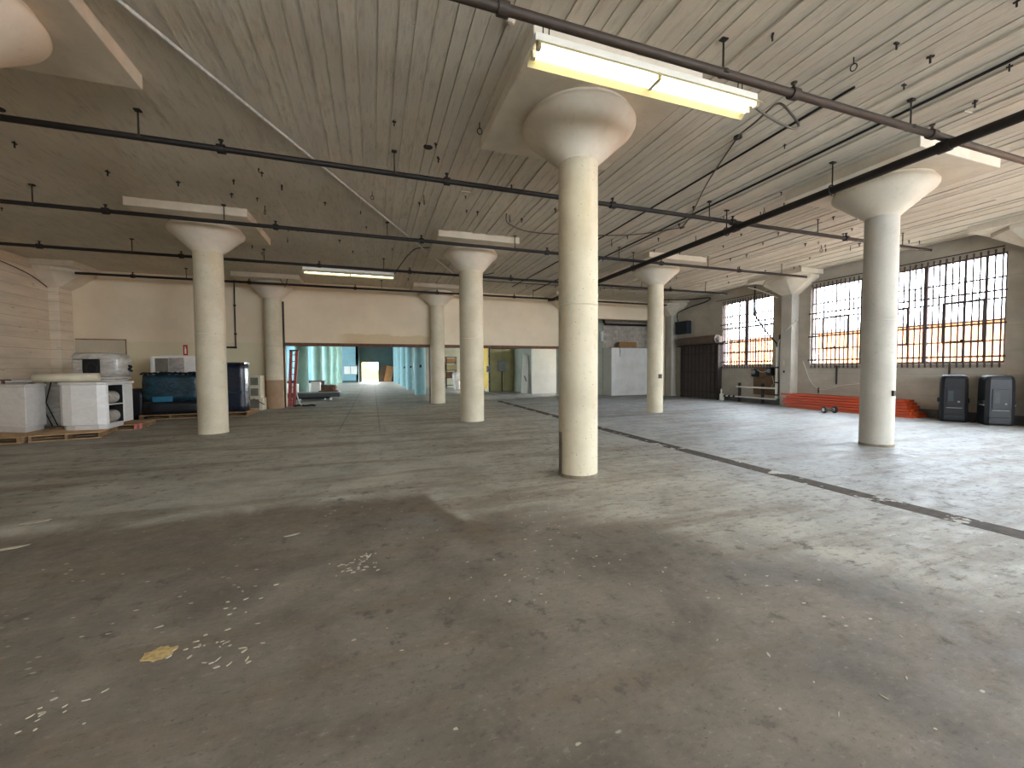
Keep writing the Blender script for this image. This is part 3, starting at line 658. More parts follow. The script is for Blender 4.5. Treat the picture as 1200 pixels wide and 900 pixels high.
MB().cyl((-.24, -.10, 2.86), (-.24, -.05, 2.86), .09, 14).build('roll_hub', 'greytrim', t)
B(-.26, 0, -.14, -.09, 2.70, 2.98).build('roll_bracket', 'gate_barrel', t); B(-.42, 0, 2.43, 2.48, 2.70, 2.98).build('roll_bracket', 'gate_barrel', t)
B(-.30, -.0, -.45, 2.60, 2.60, 2.67).build('head_rail', 'darksteel', t)
t = thing('junction_cabinet', 'dark square box high on the wall above the shutter gate', 'box', (XR-.012, 17.0, 3.28))
B(-.28, 0, 0, .85, 0, .66).build('body', 'blackbox', t, .02); B(-.295, -.28, .04, .81, .04, .62).build('lid', 'blackbox', t)
run('wall_conduit', smooth_pts([(XR-.22, 17.75, 3.94), (XR-.22, 17.75, 4.4), (XR-.15, 16.9, 4.62), (XR-.12, 15.9, 4.74), (XR-.25, 15.6, 4.86), (XR-.6, 16.4, 4.90), (13.2, 17.2, 4.92)], 6), .028, 'iron', 'black bent conduit rising from the dark box to the ceiling', 'conduit')
run('wall_conduit', [(XR-.03, 15.4, 4.66), (XR-.03, 6.0, 4.62)], .014, 'iron', 'thin dark conduit on the wall above the barred windows', 'conduit')
t = thing('meter_board', 'brown plywood board with meters below the small window', 'board', (XR-.012, 12.18, .36))
B(-.04, 0, 0, 1.12, 0, 1.16).build('backboard', 'ply', t)
for y, z in ((.28, .98), (.98, .92)):
    b = B(-.20, -.04, y-.12, y+.12, z-.16, z+.16).build('meter_box', 'black', t, .02)
    MB().cyl((-.235, y, z+.03), (-.20, y, z+.03), .085, 16).build('meter_dial', 'greytrim', b)
MB().tube(smooth_pts([(-.12, .98, .78), (-.14, .8, .6), (-.12, .5, .72), (-.12, .3, .84)]), .012, 6).build('meter_wire', 'cable_grey', t)
MB().tube(smooth_pts([(-.10, .9, 1.05), (-.15, .6, .95), (-.12, .2, 1.1)]), .012, 6).build('meter_wire', 'socket', t)
MB().tube(smooth_pts([(-.1, .2, .8), (-.14, .1, .5), (-.1, .25, .3), (-.1, .05, .38)]), .012, 6).build('meter_wire', 'socket', t)
t = thing('pipe_rack', 'white wall pipes on black posts below the small window', 'pipe', (XR, 12.1, 0))
for z, a, b in ((.66, .0, 1.9), (.22, .0, 2.75)): MB().cyl((-.24, a, z), (-.24, b, z), .035, 12).build('pipe_run', 'white_enamel', t)
for y in (.62, 1.75): B(-.26, -.16, y-.035, y+.035, 0, .84).build('post', 'darksteel', t)
B(-.3, -.16, 2.62, 2.78, 0, .3).build('valve_body', 'white_enamel', t, .02); MB().cyl((-.24, 2.72, .3), (-.24, 2.72, .52), .03, 10).build('valve_stem', 'white_enamel', t)
for y in (2.0, 2.25, 2.5): MB().lathe([(.055, -.04), (.055, .04)], 12).xf(Matrix.Translation((-.24, y, .22)) @ Matrix.Rotation(PI/2, 4, 'X')).build('coupling', 'iron', t)
t = thing('conduit_riser', 'white upright pipe with forked conduits beside the pilaster', 'pipe', (XR-.25, 12.07, 0))
MB().cyl((0, 0, .24), (0, 0, 2.32), .055, 14).build('riser_pipe', 'white_enamel', t)
for z in (.4, .9, 1.5): MB().lathe([(.064, -.03), (.064, .03)], 14, (0, 0, z)).build('pipe_strap', 'darksteel', t)
MB().tube(smooth_pts([(0, 0, 2.3), (0, .06, 2.5), (0, .3, 2.75), (-.02, .62, 3.15), (-.05, .92, 3.62), (-.1, .96, 3.8), (-.1, .97, 4.9)]), .03, 8).build('fork_conduit', 'iron', t)
MB().tube(smooth_pts([(.0, -.02, 2.3), (0, -.06, 2.5), (-.02, -.25, 2.75), (-.14, -.55, 3.0), (-.12, -.88, 3.3)]), .022, 8).build('fork_conduit', 'galv', t)
MB().box(-.06, .06, -.3, -.1, 2.62, 2.8).build('fork_box', 'darksteel', t)
run('wall_conduit', smooth_pts([(XR-.55, 13.2, 4.88), (XR-.5, 12.9, 4.75), (XR-.3, 12.45, 4.5), (XR-.12, 12.2, 4.3)]), .025, 'white_enamel', 'white conduit elbow beneath the drop panel by the small window', 'conduit')
for y, z0, z1, lb in ((9.99, .9, 1.56, 'dark rod hanging under the sill above the orange beams'), (7.0, .75, 1.56, 'dark rod hanging under the sill behind the first speaker'), (10.6, .55, .75, 'short dark pin in the wall over the orange beams')):
    tag(B(XR-.04, XR-.01, y-.018, y+.018, z0, z1).build('wall_rod', 'darksteel'), lb, 'rod')
run('drooping_cable', smooth_pts([(XR-.02, 11.2, 1.75), (XR-.02, 10.9, 1.0), (XR-.03, 10.5, .68), (XR-.02, 9.9, .85), (XR-.02, 9.2, .95)]), .009, 'white_enamel', 'thin pale cord drooping on the wall beside the pilaster', 'cord')

# ------------------------------------------------------------------ orange beams, roller, speakers
beam = MB()
beam.add([(x, y, z) for y in (0, 1) for x, z in ((-.055, 0), (.055, 0), (.055, .06), (.03, .06), (.03, .072), (-.055, .072))],
         [(0, 1, 2, 3, 4, 5), (11, 10, 9, 8, 7, 6)]+[(i, (i+1) % 6, 6+(i+1) % 6, 6+i) for i in range(6)])
bo = None; LB = 'orange steel rack beam in the long pile under the big barred window'
for lay in range(6):
    cnt = (6, 6, 5, 5, 4, 3)[lay]
    for k in range(cnt):
        L = random.uniform(3.70, 3.92); ys = 7.42+(.0 if lay < 2 else random.uniform(0, .12))+.06*lay+random.uniform(0, .05)
        px = 15.47-(cnt-1-k)*.118-.0; z = lay*.086
        if bo is None: o = bo = beam.build('rack_beam', 'orange')
        else: o = bo.copy(); C.objects.link(o)
        o.location = (px, ys, z); o.scale = (1, L, 1); tag(o, LB, 'beam', 'orange rack beams in the pile')
t = thing('roller_dolly', 'small pair of black wheels on an axle before the orange beams', 'dolly', (14.18, 9.3, .1), math.radians(-17))
for s in (-1, 1):
    wh = MB().lathe([(.05, -.04), (.095, -.04), (.105, -.025), (.105, .025), (.095, .04), (.05, .04)], 24).xf(Matrix.Translation((s*.17, 0, .006)) @ Matrix.Rotation(PI/2, 4, 'Y')).build('wheel', 'rubber', t)
    MB().lathe([(.005, -.05), (.06, -.045), (.06, .045), (.005, .05)], 18).xf(Matrix.Translation((s*.17, 0, .006)) @ Matrix.Rotation(PI/2, 4, 'Y')).build('hub', 'whiteplastic', wh)
MB().cyl((-.15, 0, .006), (.15, 0, .006), .04, 12).build('axle', 'darksteel', t)
def speaker(loc, rz, label):
    t = thing('loudspeaker', label, 'speaker', loc, rz); W, D, H = .27, .25, 1.27
    prof = [(-W, -D+.04), (-W+.08, -D), (W-.08, -D), (W, -D+.04), (W-.02, D-.02), (W-.08, D), (-W+.08, D), (-W+.02, D-.02)]
    def ring(z, s): return [(x*s, y*s, z) for x, y in prof]
    lv = [(0, .93), (.05, 1), (.5, 1.0), (1.0, .985), (1.16, .96), (1.24, .88), (H, .72)]
    vs = [p for z, s in lv for p in ring(z, s)]; n = 8
    fs = [tuple(range(n))[::-1], tuple(range((len(lv)-1)*n, len(lv)*n))]+[(j*n+i, j*n+(i+1) % n, (j+1)*n+(i+1) % n, (j+1)*n+i) for j in range(len(lv)-1) for i in range(n)]
    MB().add(vs, fs).build('cabinet', 'blackplastic', t, .02)
    B(-.13, .13, -.14, .02, H-.005, H+.012).build('carry_handle', 'black', t, .004)
    cp = B(-.15, .15, -D-.016, -D+.02, .42, .92).build('control_panel', 'blackpanel', t, .006)
    B(-.12, -.02, -D-.022, -D-.016, .56, .84).build('panel_plate', 'darkgrey', cp)
    MB().cyl((.08, -D-.03, .55), (.08, -D-.01, .55), .026, 12).build('power_socket', 'greytrim', cp)
    B(-.15, .15, -D-.02, -D, .37, .39).build('panel_ledge', 'greytrim', cp)
    B(-.2, .2, -D-.016, -D+.02, .12, .2).build('cabinet_ledge', 'blackpanel', t, .01)
    for s in (-1, 1):
        h = B(s*W-.03, s*W+.02, -.2, .06, .52, .64).build('grip_handle', 'black', t, .02)
        B(s*W-.02, s*W+.024, -.2, .0, .50, .525).build('handle_lip', 'greytrim', h)
    return t
speaker((15.13, 6.72, 0), math.radians(-60), 'black loudspeaker against the window wall, nearer the orange beams')
speaker((15.16, 5.92, 0), math.radians(-48), 'black loudspeaker against the window wall, beyond its twin by the frame edge')
run('floor_cable', smooth_pts([(15.35, 6.5, .02), (15.25, 6.35, .012), (15.42, 6.25, .10), (15.3, 6.2, .012), (15.4, 6.3, .012)]), .012, 'cable', 'tangled black cable on the floor between the two speakers', 'cable')

# ------------------------------------------------------------------ pallets
def pallet(loc, rz, label, w=1.15, d=1.2, mat='wood', pink=False):
    t = thing('wooden_pallet', label, 'pallet', loc, rz)
    nb = 8; g = d/nb
    b0 = B(0, w, .0, g*.8, .118, .14).build('deck_board', mat, t)
    for k in range(1, nb): inst(b0, (0, k*g+(.2*g if k == nb-1 else 0), 0), t)
    s0 = B(0, .045, 0, d, .02, .118).build('stringer', 'wood_dark', t)
    for x in (w/2-.02, w-.045): inst(s0, (x, 0, 0), t)
    q0 = B(0, w, 0, .12, 0, .02).build('bottom_board', mat, t)
    for y in (d/2-.06, d-.12): inst(q0, (0, y, 0), t)
    if pink: B(w-.10, w+.004, -.006, .10, .02, .144).build('sprayed_corner', 'pink', t)['label'] = 'pink sprayed pallet corner'
    return t
pallet((-8.17, 11.36, 0), math.radians(-1), 'pallet under the left white counter, nearest the left wall', 1.16, 1.25)
pallet((-6.93, 11.44, 0), math.radians(13), 'pallet under the white counter with open shelves', 1.12, 1.25)
pallet((-7.25, 12.80, 0), math.radians(6), 'pallet with a pink sprayed corner behind the shelf counter', 1.56, 1.15)
bpy.data.objects['wooden_pallet.002']
B(1.46, 1.566, .0, .16, .018, .146).build('sprayed_corner', 'pink', bpy.data.objects['wooden_pallet.002'])
pallet((-8.5, 12.72, 0), math.radians(3), 'pallet behind the left white counter, mostly hidden', 1.15, 1.15, 'wood_dark')
pallet((-6.78, 15.42, 0), math.radians(6), 'pallet under the dark teal wrapped load', 1.5, 1.2)
pallet((-5.12, 15.55, 0), math.radians(0), 'pallet under the tall navy wrapped load', 1.18, 1.45)

# ------------------------------------------------------------------ white counters and wrapped goods on the left
def inset(poly, k):
    cxm = sum(p[0] for p in poly)/len(poly); cym = sum(p[1] for p in poly)/len(poly)
    return [(cxm+(x-cxm)*k, cym+(y-cym)*k) for x, y in poly]
t = thing('reception_counter', 'white angled reception counter in film, nearest the left wall', 'counter', (-7.9, 12.6, .14))
P_ = [(.58, -.55), (.54, .12), (.1, .55), (-.95, .45), (-.75, .25), (-.42, .02)]
MB().prism(inset(P_, .93), 0, .11).build('plinth', 'laminate', t); MB().prism(P_, .11, 1.02).build('body', 'wrapwhite', t, .012)
MB().prism(inset(P_, 1.04), 1.02, 1.08).build('counter_top', 'laminate', t, .008)
t = thing('reception_counter', 'white curved reception counter with two open side shelves', 'counter', (-6.3, 12.1, .14))
pts = [(-.46+.08*math.cos(a)*0-.0, 0) for a in ()]
arc = [(-.12+(-.30)*math.cos(a)*1.0, .26-.28*math.sin(a)) for a in [PI*.0, PI*.15, PI*.3, PI*.45]]
P_ = [(-.60, .42), (-.58, .22), (-.46, .08), (-.26, .0), (.22, -.03), (.36, .03), (.38, .10)]
solid = P_+[(.08, .12), (.06, .62), (.42, .62), (.44, .98), (-.58, .98)]
MB().prism([(x*.93, .06+y*.9) for x, y in P_+[(.3, .9), (-.36, .9)]], 0, .11).build('plinth', 'laminate', t)
MB().prism(solid, .11, 1.05).build('body', 'wrapwhite', t, .01)
MB().box(.065, .085, .13, .61, .13, 1.04).box(.07, .40, .60, .617, .13, 1.04).build('shelf_shade', 'black', t)  # black panels stand in for the shade inside the open shelves
for z, lb in ((.11, 0), (.56, 0), (1.03, 0)): MB().prism([(.08, .12), (.38, .10), (.42, .62), (.06, .62)], z, z+.022).build('shelf', 'laminate', t)
MB().prism([(x*1.05, y*1.03-.01) for x, y in P_]+[(.46, 1.02), (-.62, 1.02)], 1.053, 1.11).build('counter_top', 'laminate', t, .008)
for z, lb in ((.30, 'clear film roll on the lower shelf of the white counter'), (.76, 'clear film roll on the upper shelf of the white counter')):
    o = MB().cyl((0, -.18, 0), (0, .2, 0), .15, 18).build('film_roll', 'wrapgrey'); o.location = (-6.08, 12.46, .14+z-.02 if z < .5 else .14+.735); tag(o, lb, 'roll')
    MB().cyl((0, -.19, 0), (0, .21, 0), .06, 14).build('roll_core', 'darkhole', o)
t = thing('wrapped_counter', 'low counter under cloudy film behind the two white counters', 'counter', (-7.15, 13.68, .14), math.radians(4))
B(-.72, .78, -.42, .42, 0, 1.16).build('body', 'wrapgrey', t, .05)
B(-.5, .8, -.30, .48, 1.16, 1.21).build('counter_top', 'laminate', t, .01)
for x in (-.62, -.52): MB().tube([(x+.12, -.435, 1.16), (x, -.44, .6), (x+.2, -.435, .0)], .011, 6).build('strap', 'black', t)
t = thing('reception_counter', 'white counter lying behind the left counter, only its top shows', 'counter', (-8.35, 13.6, .14))
B(-.55, .35, -.2, .35, 0, 1.1).build('body', 'wrapgrey', t, .02); B(-.6, .4, -.28, .4, 1.1, 1.16).build('counter_top', 'laminate', t, .01)
t = thing('wrapped_machine', 'film wrapped round white machine with a dark square mouth', 'machine', (-6.78, 13.82, 1.35), math.radians(0))
mb = MB(); rows = []
for k, (x, s) in enumerate(((-.50, .90), (-.46, 1.), (0, 1.02), (.34, 1.0), (.44, .86), (.50, .60), (.54, .36))):
    rows.append([(x, max(-.31, min(.31, math.cos(a)*.44))*s, .31+max(-.31, min(.32*s, math.sin(a)*.48*s))) for a in [2*PI*i/20 for i in range(20)]])
vs = [p for r_ in rows for p in r_]; n = 20
mb.add(vs, [tuple(range(n)), tuple(range(6*n, 7*n))]+[(j*n+i, j*n+(i+1) % n, (j+1)*n+(i+1) % n, (j+1)*n+i) for j in range(6) for i in range(n)], True)
mb.build('body', 'wrapgrey', t)
mo = B(-.43, .07, -.40, -.30, .03, .47).build('mouth_frame', 'black', t, .01)
MB().tube([(-.06+.11*math.cos(a), -.41, .22+.14*math.sin(a)) for a in [2*PI*k/16 for k in range(16)]], .022, 8, True).build('mouth_ring', 'darkhole', mo)
B(-.42, -.24, -.412, -.402, .04, .45).build('torn_film', 'foil', mo)
o = MB().tube(smooth_pts([(.52, -.02, .3), (.60, -.05, .27), (.58, -.1, .2), (.63, -.06, .15)]), .03, 8).build('hose', 'black', t)
t = thing('vinyl_roll', 'long cream roll of vinyl lying across the white counters', 'roll', (-7.45, 12.52, 1.358), math.radians(11))
MB().lathe([(.06, 0), (.105, 0), (.10, 1.12), (.06, 1.12), (.06, 0)], 20).xf(Matrix.Rotation(PI/2, 4, 'Y') @ Matrix.Scale(1, 4)).build('roll_sheet', 'tubepaper', t)
MB().lathe([(.001, .02), (.06, .02)], 16).xf(Matrix.Rotation(PI/2, 4, 'Y')).build('roll_core', 'darkhole', t)
o = B(-.2, .2, -.16, .16, 0, .03).build('white_slab', 'laminate'); o.location = (-6.25, 13.06, 1.253); tag(o, 'small white slab lying on the curved counter top', 'slab')
o = B(-.13, .13, -.02, .02, .07, .1).build('crossbar', 'rust')
o.name = 'steel_bracket'; o.location = (-8.05, 12.65, 1.225); tag(o, 'small rusty bracket standing on the left white counter', 'bracket'); B(-.02, .02, -.02, .02, 0, .07).build('bracket_stem', 'rust', o)
o = B(-.35, .35, -.03, .03, 0, 1.15).build('cardboard_sheet', 'card'); o.location = (-6.95, 16.9, 0); tag(o, 'brown cardboard sheet standing behind the dark teal load', 'cardboard')
# navy and teal wrapped loads
def crumple(mb, amt): mb.v = [(x+random.uniform(-amt, amt), y+random.uniform(-amt, amt), z+random.uniform(-amt, amt)) for x, y, z in mb.v]; return mb
def block(x0, x1, y0, y1, z0, z1, nx=7, ny=5, nz=6, amt=.012, bulge=.03):
    mb = MB(); bm = bmesh.new(); vd = {}
    def gv(i, j, k):
        if (i, j, k) not in vd:
            x = x0+(x1-x0)*i/nx; y = y0+(y1-y0)*j/ny; z = z0+(z1-z0)*k/nz
            ex = abs(2*i/nx-1); ey = abs(2*j/ny-1); ez = abs(2*k/nz-1)
            s = 1+bulge*(1-ez*ez)-.02*(ex > .99 and ey > .99); cxx = (x0+x1)/2; cyy = (y0+y1)/2
            a = 0 if k == 0 else amt
            vd[(i, j, k)] = len(mb.v); mb.v.append((cxx+(x-cxx)*s+random.uniform(-a, a), cyy+(y-cyy)*s+random.uniform(-a, a), z+random.uniform(-a, a)*(k > 0)))
        return vd[(i, j, k)]
    for i in range(nx):
        for j in range(ny):
            for k in (0, nz): mb.f.append((gv(i, j, k), gv(i+1, j, k), gv(i+1, j+1, k), gv(i, j+1, k))); mb.smooth.append(False)
    for i in range(nx):
        for k in range(nz):
            for j in (0, ny): mb.f.append((gv(i, j, k), gv(i+1, j, k), gv(i+1, j, k+1), gv(i, j, k+1))); mb.smooth.append(True)
    for j in range(ny):
        for k in range(nz):
            for i in (0, nx): mb.f.append((gv(i, j, k), gv(i, j+1, k), gv(i, j+1, k+1), gv(i, j, k+1))); mb.smooth.append(True)
    bm.free(); return mb
t = thing('wrapped_load', 'wide dark teal film wrapped load with a cyan label', 'load', (-6.0, 16.0, .14), math.radians(5))
block(-.74, .74, -.44, .55, .42, 1.24, amt=.014).build('teal_wrap', 'wrapteal', t)
block(-.74, .76, -.46, .55, 0, .42, nz=3).build('black_wrap', 'wrapblack', t)
B(-.50, -.0, -.485, -.46, .40, .56).build('paper_label', 'cyan_label', t)
mb = MB()
for k in range(46):
    a = random.uniform(-.82, .8); y = random.uniform(-.55, .5); d = random.uniform(.12, .34)
    mb.tube([(a, y, 1.25+random.uniform(0, .04)), (a+d*.5, y+random.uniform(-.08, .04), 1.29+random.uniform(0, .04)), (a+d, y+random.uniform(-.1, .06), 1.25+random.uniform(0, .06))], .026, 5)
mb.build('loose_bindings', 'black', t, kind='stuff')
t = thing('wrapped_load', 'black wrapped bundle squeezed left of the dark teal load', 'load', (-7.02, 15.95, 0), math.radians(5))
block(-.2, .24, -.3, .5, 0, .95, 4, 4, 5).build('film_wrap', 'wrapblack', t)
t = thing('wrapped_load', 'tall navy film wrapped load behind the left white column', 'load', (-4.5, 16.25, .14), math.radians(-2))
block(-.52, .47, -.55, .0, 0, 1.60, 6, 6, 8, amt=.012, bulge=.015).build('film_wrap', 'wrapnavy', t)
B(-.54, .49, -.57, .02, 1.58, 1.63).build('top_cap', 'wrapblack', t)
B(-.5, .40, -.60, -.575, .62, .66).build('wrap_band', 'wrapteal', t)
t = thing('wrapped_appliance', 'white unit with silver foil on top of the teal load', 'box', (-5.95, 16.1, 1.44), math.radians(3))
B(-.68, .7, -.26, .3, 0, .52).build('body', 'wrapwhite', t, .015)
B(-.55, -.22, -.275, -.262, .04, .46).build('dark_grille', 'screen', t); B(-.20, .2, -.278, -.262, .03, .48).build('foil_sheet', 'foil', t)
B(-.42, .55, -.24, .2, .52, .56).build('top_board', 'laminate', t); B(-.66, -.60, -.28, -.262, .0, .52).build('corner_post', 'laminate', t)
# cream cabinet with two mesh doors, and the ladder
t = thing('metal_locker', 'cream metal cabinet with two grey mesh doors, by the brown-based column', 'cabinet', (-4.2, 17.75, 0), math.radians(-3))
B(-.22, .25, -.15, .35, .0, .46).build('base_box', 'creamframe', t, .01); B(-.20, .20, -.16, .35, .46, 1.30).build('body', 'creamframe', t, .01)
for z in (.52, .92): 
    d = B(-.16, .16, -.175, -.16, z, z+.34).build('door', 'creamframe', t); B(-.13, .13, -.180, -.174, z+.03, z+.31).build('mesh_screen', 'screen', d)
B(-.2, .14, -.165, -.15, .06, .42).build('dark_opening', 'screen', t)
tag(MB().bar((-4.2, 17.35, .46), (-3.86, 17.42, .22), .05, .03).build('metal_strut', 'rust'), 'dark metal arm leaning on the cream cabinet', 'arm')

# ------------------------------------------------------------------ things on the back wall
t = thing('extinguisher_sign', 'small red sign with a white extinguisher on the back wall', 'sign', (-6.68, YB-.012, 2.28))
B(-.07, .07, 0, .012, -.2, .2).build('plate', 'redsign', t)
MB().box(-.028, .028, -.004, 0, -.14, .06).box(-.012, .012, -.004, 0, .06, .10).box(-.03, .02, -.004, 0, .10, .125).build('pictogram', 'signwhite', t)
tag(B(-6.692, -6.68, YB-.012, YB, 1.1, 2.05).build('drooping_cable', 'cable_grey'), 'thin grey cord hanging down the wall below the red sign', 'cord')
t = thing('wall_conduits', 'pair of dark upright conduits on the back wall with a black foot', 'conduit', (-5.2, YB-.05, 2.4))
for x in (-.27, .17): MB().cyl((x, 0, 0), (x, 0, 2.6), .022, 8).build('conduit_run', 'rod', t)
MB().cyl((-.35, 0, 0), (.20, 0, 0), .035, 8).build('foot_pipe', 'iron', t)
for z in (.5, 1.6): B(.13, .21, -.04, .05, z, z+.05).build('conduit_strap', 'rod', t)
pt = MB()
for a, b, c_, d in ((-9.9, -8.45, 2.62, 2.66), (-8.49, -8.45, 1.0, 2.62)): pt.box(a, b, YB-.012, YB, c_, d)
struct(pt.build('trim_4', 'wood_dark'), 'thin brown outline of a blocked doorway')
struct(B(-9.9, -8.49, YB-.006, YB, 0, 2.62).build('trim_5', concrete('patched_wall_paint', srgb(188, 174, 150), srgb(200, 186, 162))), 'patched rectangle where a doorway was blocked')
tube_light(9.8, 21.7, 4.5, 2.6, 'unseen tube light added to brighten the white partition', 5.05)  # added lamp, hidden by the header, lights the partition
# red step ladder leaning in the opening
t = thing('step_ladder', 'tall faded red stepladder leaning in the left of the opening', 'ladder', (-3.33, 19.1, 0), math.radians(0))
for s in (0, 1):
    MB().bar((.0+s*.16, 0, 0), (.12+s*.22, .02, 2.32), .10, .10).build('ladder_rail', 'redpaint', t)
    MB().bar((.02+s*.16, .24, 0), (.13+s*.22, .10, 2.28), .05, .06).build('ladder_stay', 'redpaint', t)
for k in range(8):
    z = .25+k*.27; a = .12*z/2.32; MB().bar((a, -.0, z), (a+.16+.06*z/2.32, -.0, z), .10, .035).build('step', 'redpaint', t)
B(.07, .40, -.06, .14, 2.30, 2.35).build('top_cap', 'black', t)
tag(MB().tube(smooth_pts([(-3.1, 18.75, .03), (-2.9, 18.85, .05), (-2.65, 18.7, .03), (-2.45, 18.8, .05), (-2.3, 18.7, .03)]), .04, 8).build('hose_coil', 'black'), 'black hose lying on the floor at the ladder foot', 'hose')
o = MB().tube(smooth_pts([(-3.0, 18.9, .95), (-2.98, 18.8, .5), (-2.85, 18.75, .1), (-2.7, 18.8, .05)]), .02, 6).build('white_cable', 'whiteplastic'); tag(o, 'white cable hanging down beside the red ladder', 'cable')

# ------------------------------------------------------------------ mint and blue hall beyond the opening
YD = 52.0
struct(B(-10.7, 16.1, YB+.3, 56, ZC, ZC+.4).build('ceiling', 'tealdark'), 'dark ceiling of the far blue hall')
mb = wall_boxes(MB(), 18.9, 56, 0, ZC+.1, [(a, b, .9, 3.6) for a, b in BLUEW], lambda q, a, b, c, d: q.box(XL-.4, XL, a, b, c, d))
struct(mb.build('wall_mint_left', 'mintwall'), 'mint painted wall with tall windows left in the far hall')
for a, b in BLUEW: portal(XL-.4, (a+b)/2, 2.25, b-a, 2.7, (PI/2, 0, -PI/2))
for n, (a, b) in enumerate(BLUEW):
    t = sgroup('window_%d' % (n+5), 'tall window in the mint wall of the far hall', (XL-.2, a, 0)); W = b-a
    MB().box(-.03, .03, 0, .06, .9, 3.6).box(-.03, .03, W-.06, W, .9, 3.6).box(-.03, .03, 0, W, .9, .96).box(-.03, .03, 0, W, 3.54, 3.6).build('frame', 'frame_steel', t)
    for k in range(1, 4): B(-.02, .02, k*W/4-.02, k*W/4+.02, .9, 3.6).build('muntin', 'frame_steel', t)
    for k in range(4): B(-.002, .002, k*W/4+.02, (k+1)*W/4-.02, .96, 3.54).build('pane', 'glass', t)
mb = wall_boxes(MB(), XL, 6., 0, ZC+.1, [(-1.62, 2.72, 0, ZC+.2)], lambda q, a, b, c, d: q.box(a, b, YD, YD+.3, c, d))
struct(mb.build('wall_far', 'bluewall'), 'blue painted end wall of the far hall')
mb = wall_boxes(MB(), -2, 3.2, 0, ZC+.1, [(-1.3, .62, 0, 2.45)], lambda q, a, b, c, d: q.box(a, b, YD+2.2, YD+2.5, c, d))
struct(mb.build('wall_far_recess', 'tealdark'), 'dark teal recessed end wall with a bright doorway')
struct(MB().box(-1.92, -1.62, YD, YD+2.4, 0, ZC).box(2.72, 3.02, YD, YD+2.4, 0, ZC).build('wall_recess_sides', 'tealdark'))
struct(B(-10.7, 16.1, 56, 74, -.3, -.02).build('ground_far', 'concrete_out'), 'sunny yard outside the far doorway')
t = thing('yard_building', 'pale yellow building outside the bright far doorway', 'building', (0, 66, -.02)); B(-6, 6, 0, 4, 0, 1.5).build('wall', 'yellowout', t); B(-6.1, -.6, -.1, 4, 1.5, 4.).build('tall_wall', 'yellowout', t)
t = thing('louvre_vent', 'pale double vent panel on the blue end wall', 'vent', (-2.5, YD-.05, 1.0))
B(-.78, .78, 0, .05, -.08, 1.02).build('frame', 'bluewall', t)
for s in (-1, 1): B(s*.37-.33, s*.37+.33, -.02, 0, .02, .92).build('vent_panel', 'whitepaint', t)
struct(B(-3.9, -1.62, YD-.03, YD, 0, .25).build('baseboard_far', 'tealdark'))
tag(MB().bar((1.70, YD+1.0, 0), (2.12, YD+1.75, 1.95), .9, .05, (0, 1, 0)).build('plywood_sheet', 'ply_orange'), 'orange plywood sheet leaning near the far doorway', 'plywood')
tag(MB().bar((1.3, YD+1.6, 0), (1.55, YD+2.0, 2.05), .95, .05, (0, 1, 0)).build('plywood_sheet', 'ply'), 'dark board leaning behind the orange plywood sheet', 'board')
ords = ['first', 'second', 'third', 'fourth', 'fifth']
def hallcol(x, y, mat, label, box=False):
    t = thing('painted_column', label, 'column', (x, y, 0))
    MB().lathe([(.33, 0), (.33, 4.31)], 32).build('shaft', mat, t)
    MB().lathe([(.33, 4.30), (.70, 4.72), (.76, 4.80), (.70, 4.9), (.7, ZC)], 32).build('capital', mat, t)
    if box: B(-.06, .06, -.36, -.3, 1.62, 1.78).build('switch_box', 'black', t)
for k in range(1, 6):
    hallcol(cx[0], 18.31+6.525*k, 'teal', 'mint column, %s from the opening in the left row of the far hall' % ords[k-1])
for k in range(1, 6):
    hallcol(2.66, 18.31+6.525*k, 'blue', 'pale blue column, %s from the opening in the right row of the far hall' % ords[k-1], k < 4)
# long flat cart and clutter
t = thing('flat_cart', 'long dark flat cart standing behind the red ladder', 'cart', (-3.0, 22.3, 0))
B(-1.0, 1.4, -.1, 1.0, .16, .36).build('deck', 'darkgrey', t, .02); B(-1.0, 1.4, -.14, 1.0, .36, .40).build('deck_top', 'greybox', t)
B(-.6, .9, .0, .9, .06, .16).build('cart_frame', 'black', t)
for x in (-.4, .72, .98): MB().cyl((x, -.02, .05), (x, .05, .05), .05, 12).build('wheel', 'whiteplastic', t)
o = B(-.2, .2, -.2, .2, 0, .5).build('white_carton', 'whiteplastic'); o.location = (-2.75, 22.85, .40); tag(o, 'white carton standing on the dark flat cart', 'carton')
o = B(-.2, .2, -.2, .2, 0, .42).build('white_carton', 'whiteplastic'); o.location = (-3.75, 22.75, .40); tag(o, 'white carton on the cart close to the red ladder', 'carton')
o = B(-.45, .45, -.2, .2, 0, .06).build('brown_plank', 'ply'); o.location = (-2.15, 22.75, .40); tag(o, 'brown plank lying flat on the cart', 'plank')
o = B(-.2, .2, -.18, .18, 0, .2).build('brown_crate', 'rust'); o.location = (-2.12, 22.7, .46); tag(o, 'small brown crate on the plank on the cart', 'crate')
t = thing('work_table', 'rusty brown table behind the first mint column', 'table', (-4.2, 27.5, 0))
B(-1.4, 1.4, -.4, .4, .74, .86).build('table_top', 'rust', t)
for a in (-1.3, 1.3):
    for b in (-.33, .33): B(a-.04, a+.04, b-.04, b+.04, 0, .74).build('leg', 'darksteel', t)
o = block(-.4, .5, -.4, .4, 0, .6, amt=.06).build('rubble_sack', 'rust'); o.location = (-2.6, 26.3, 0); tag(o, 'lumpy brown sack on the floor by the mint columns', 'sack')

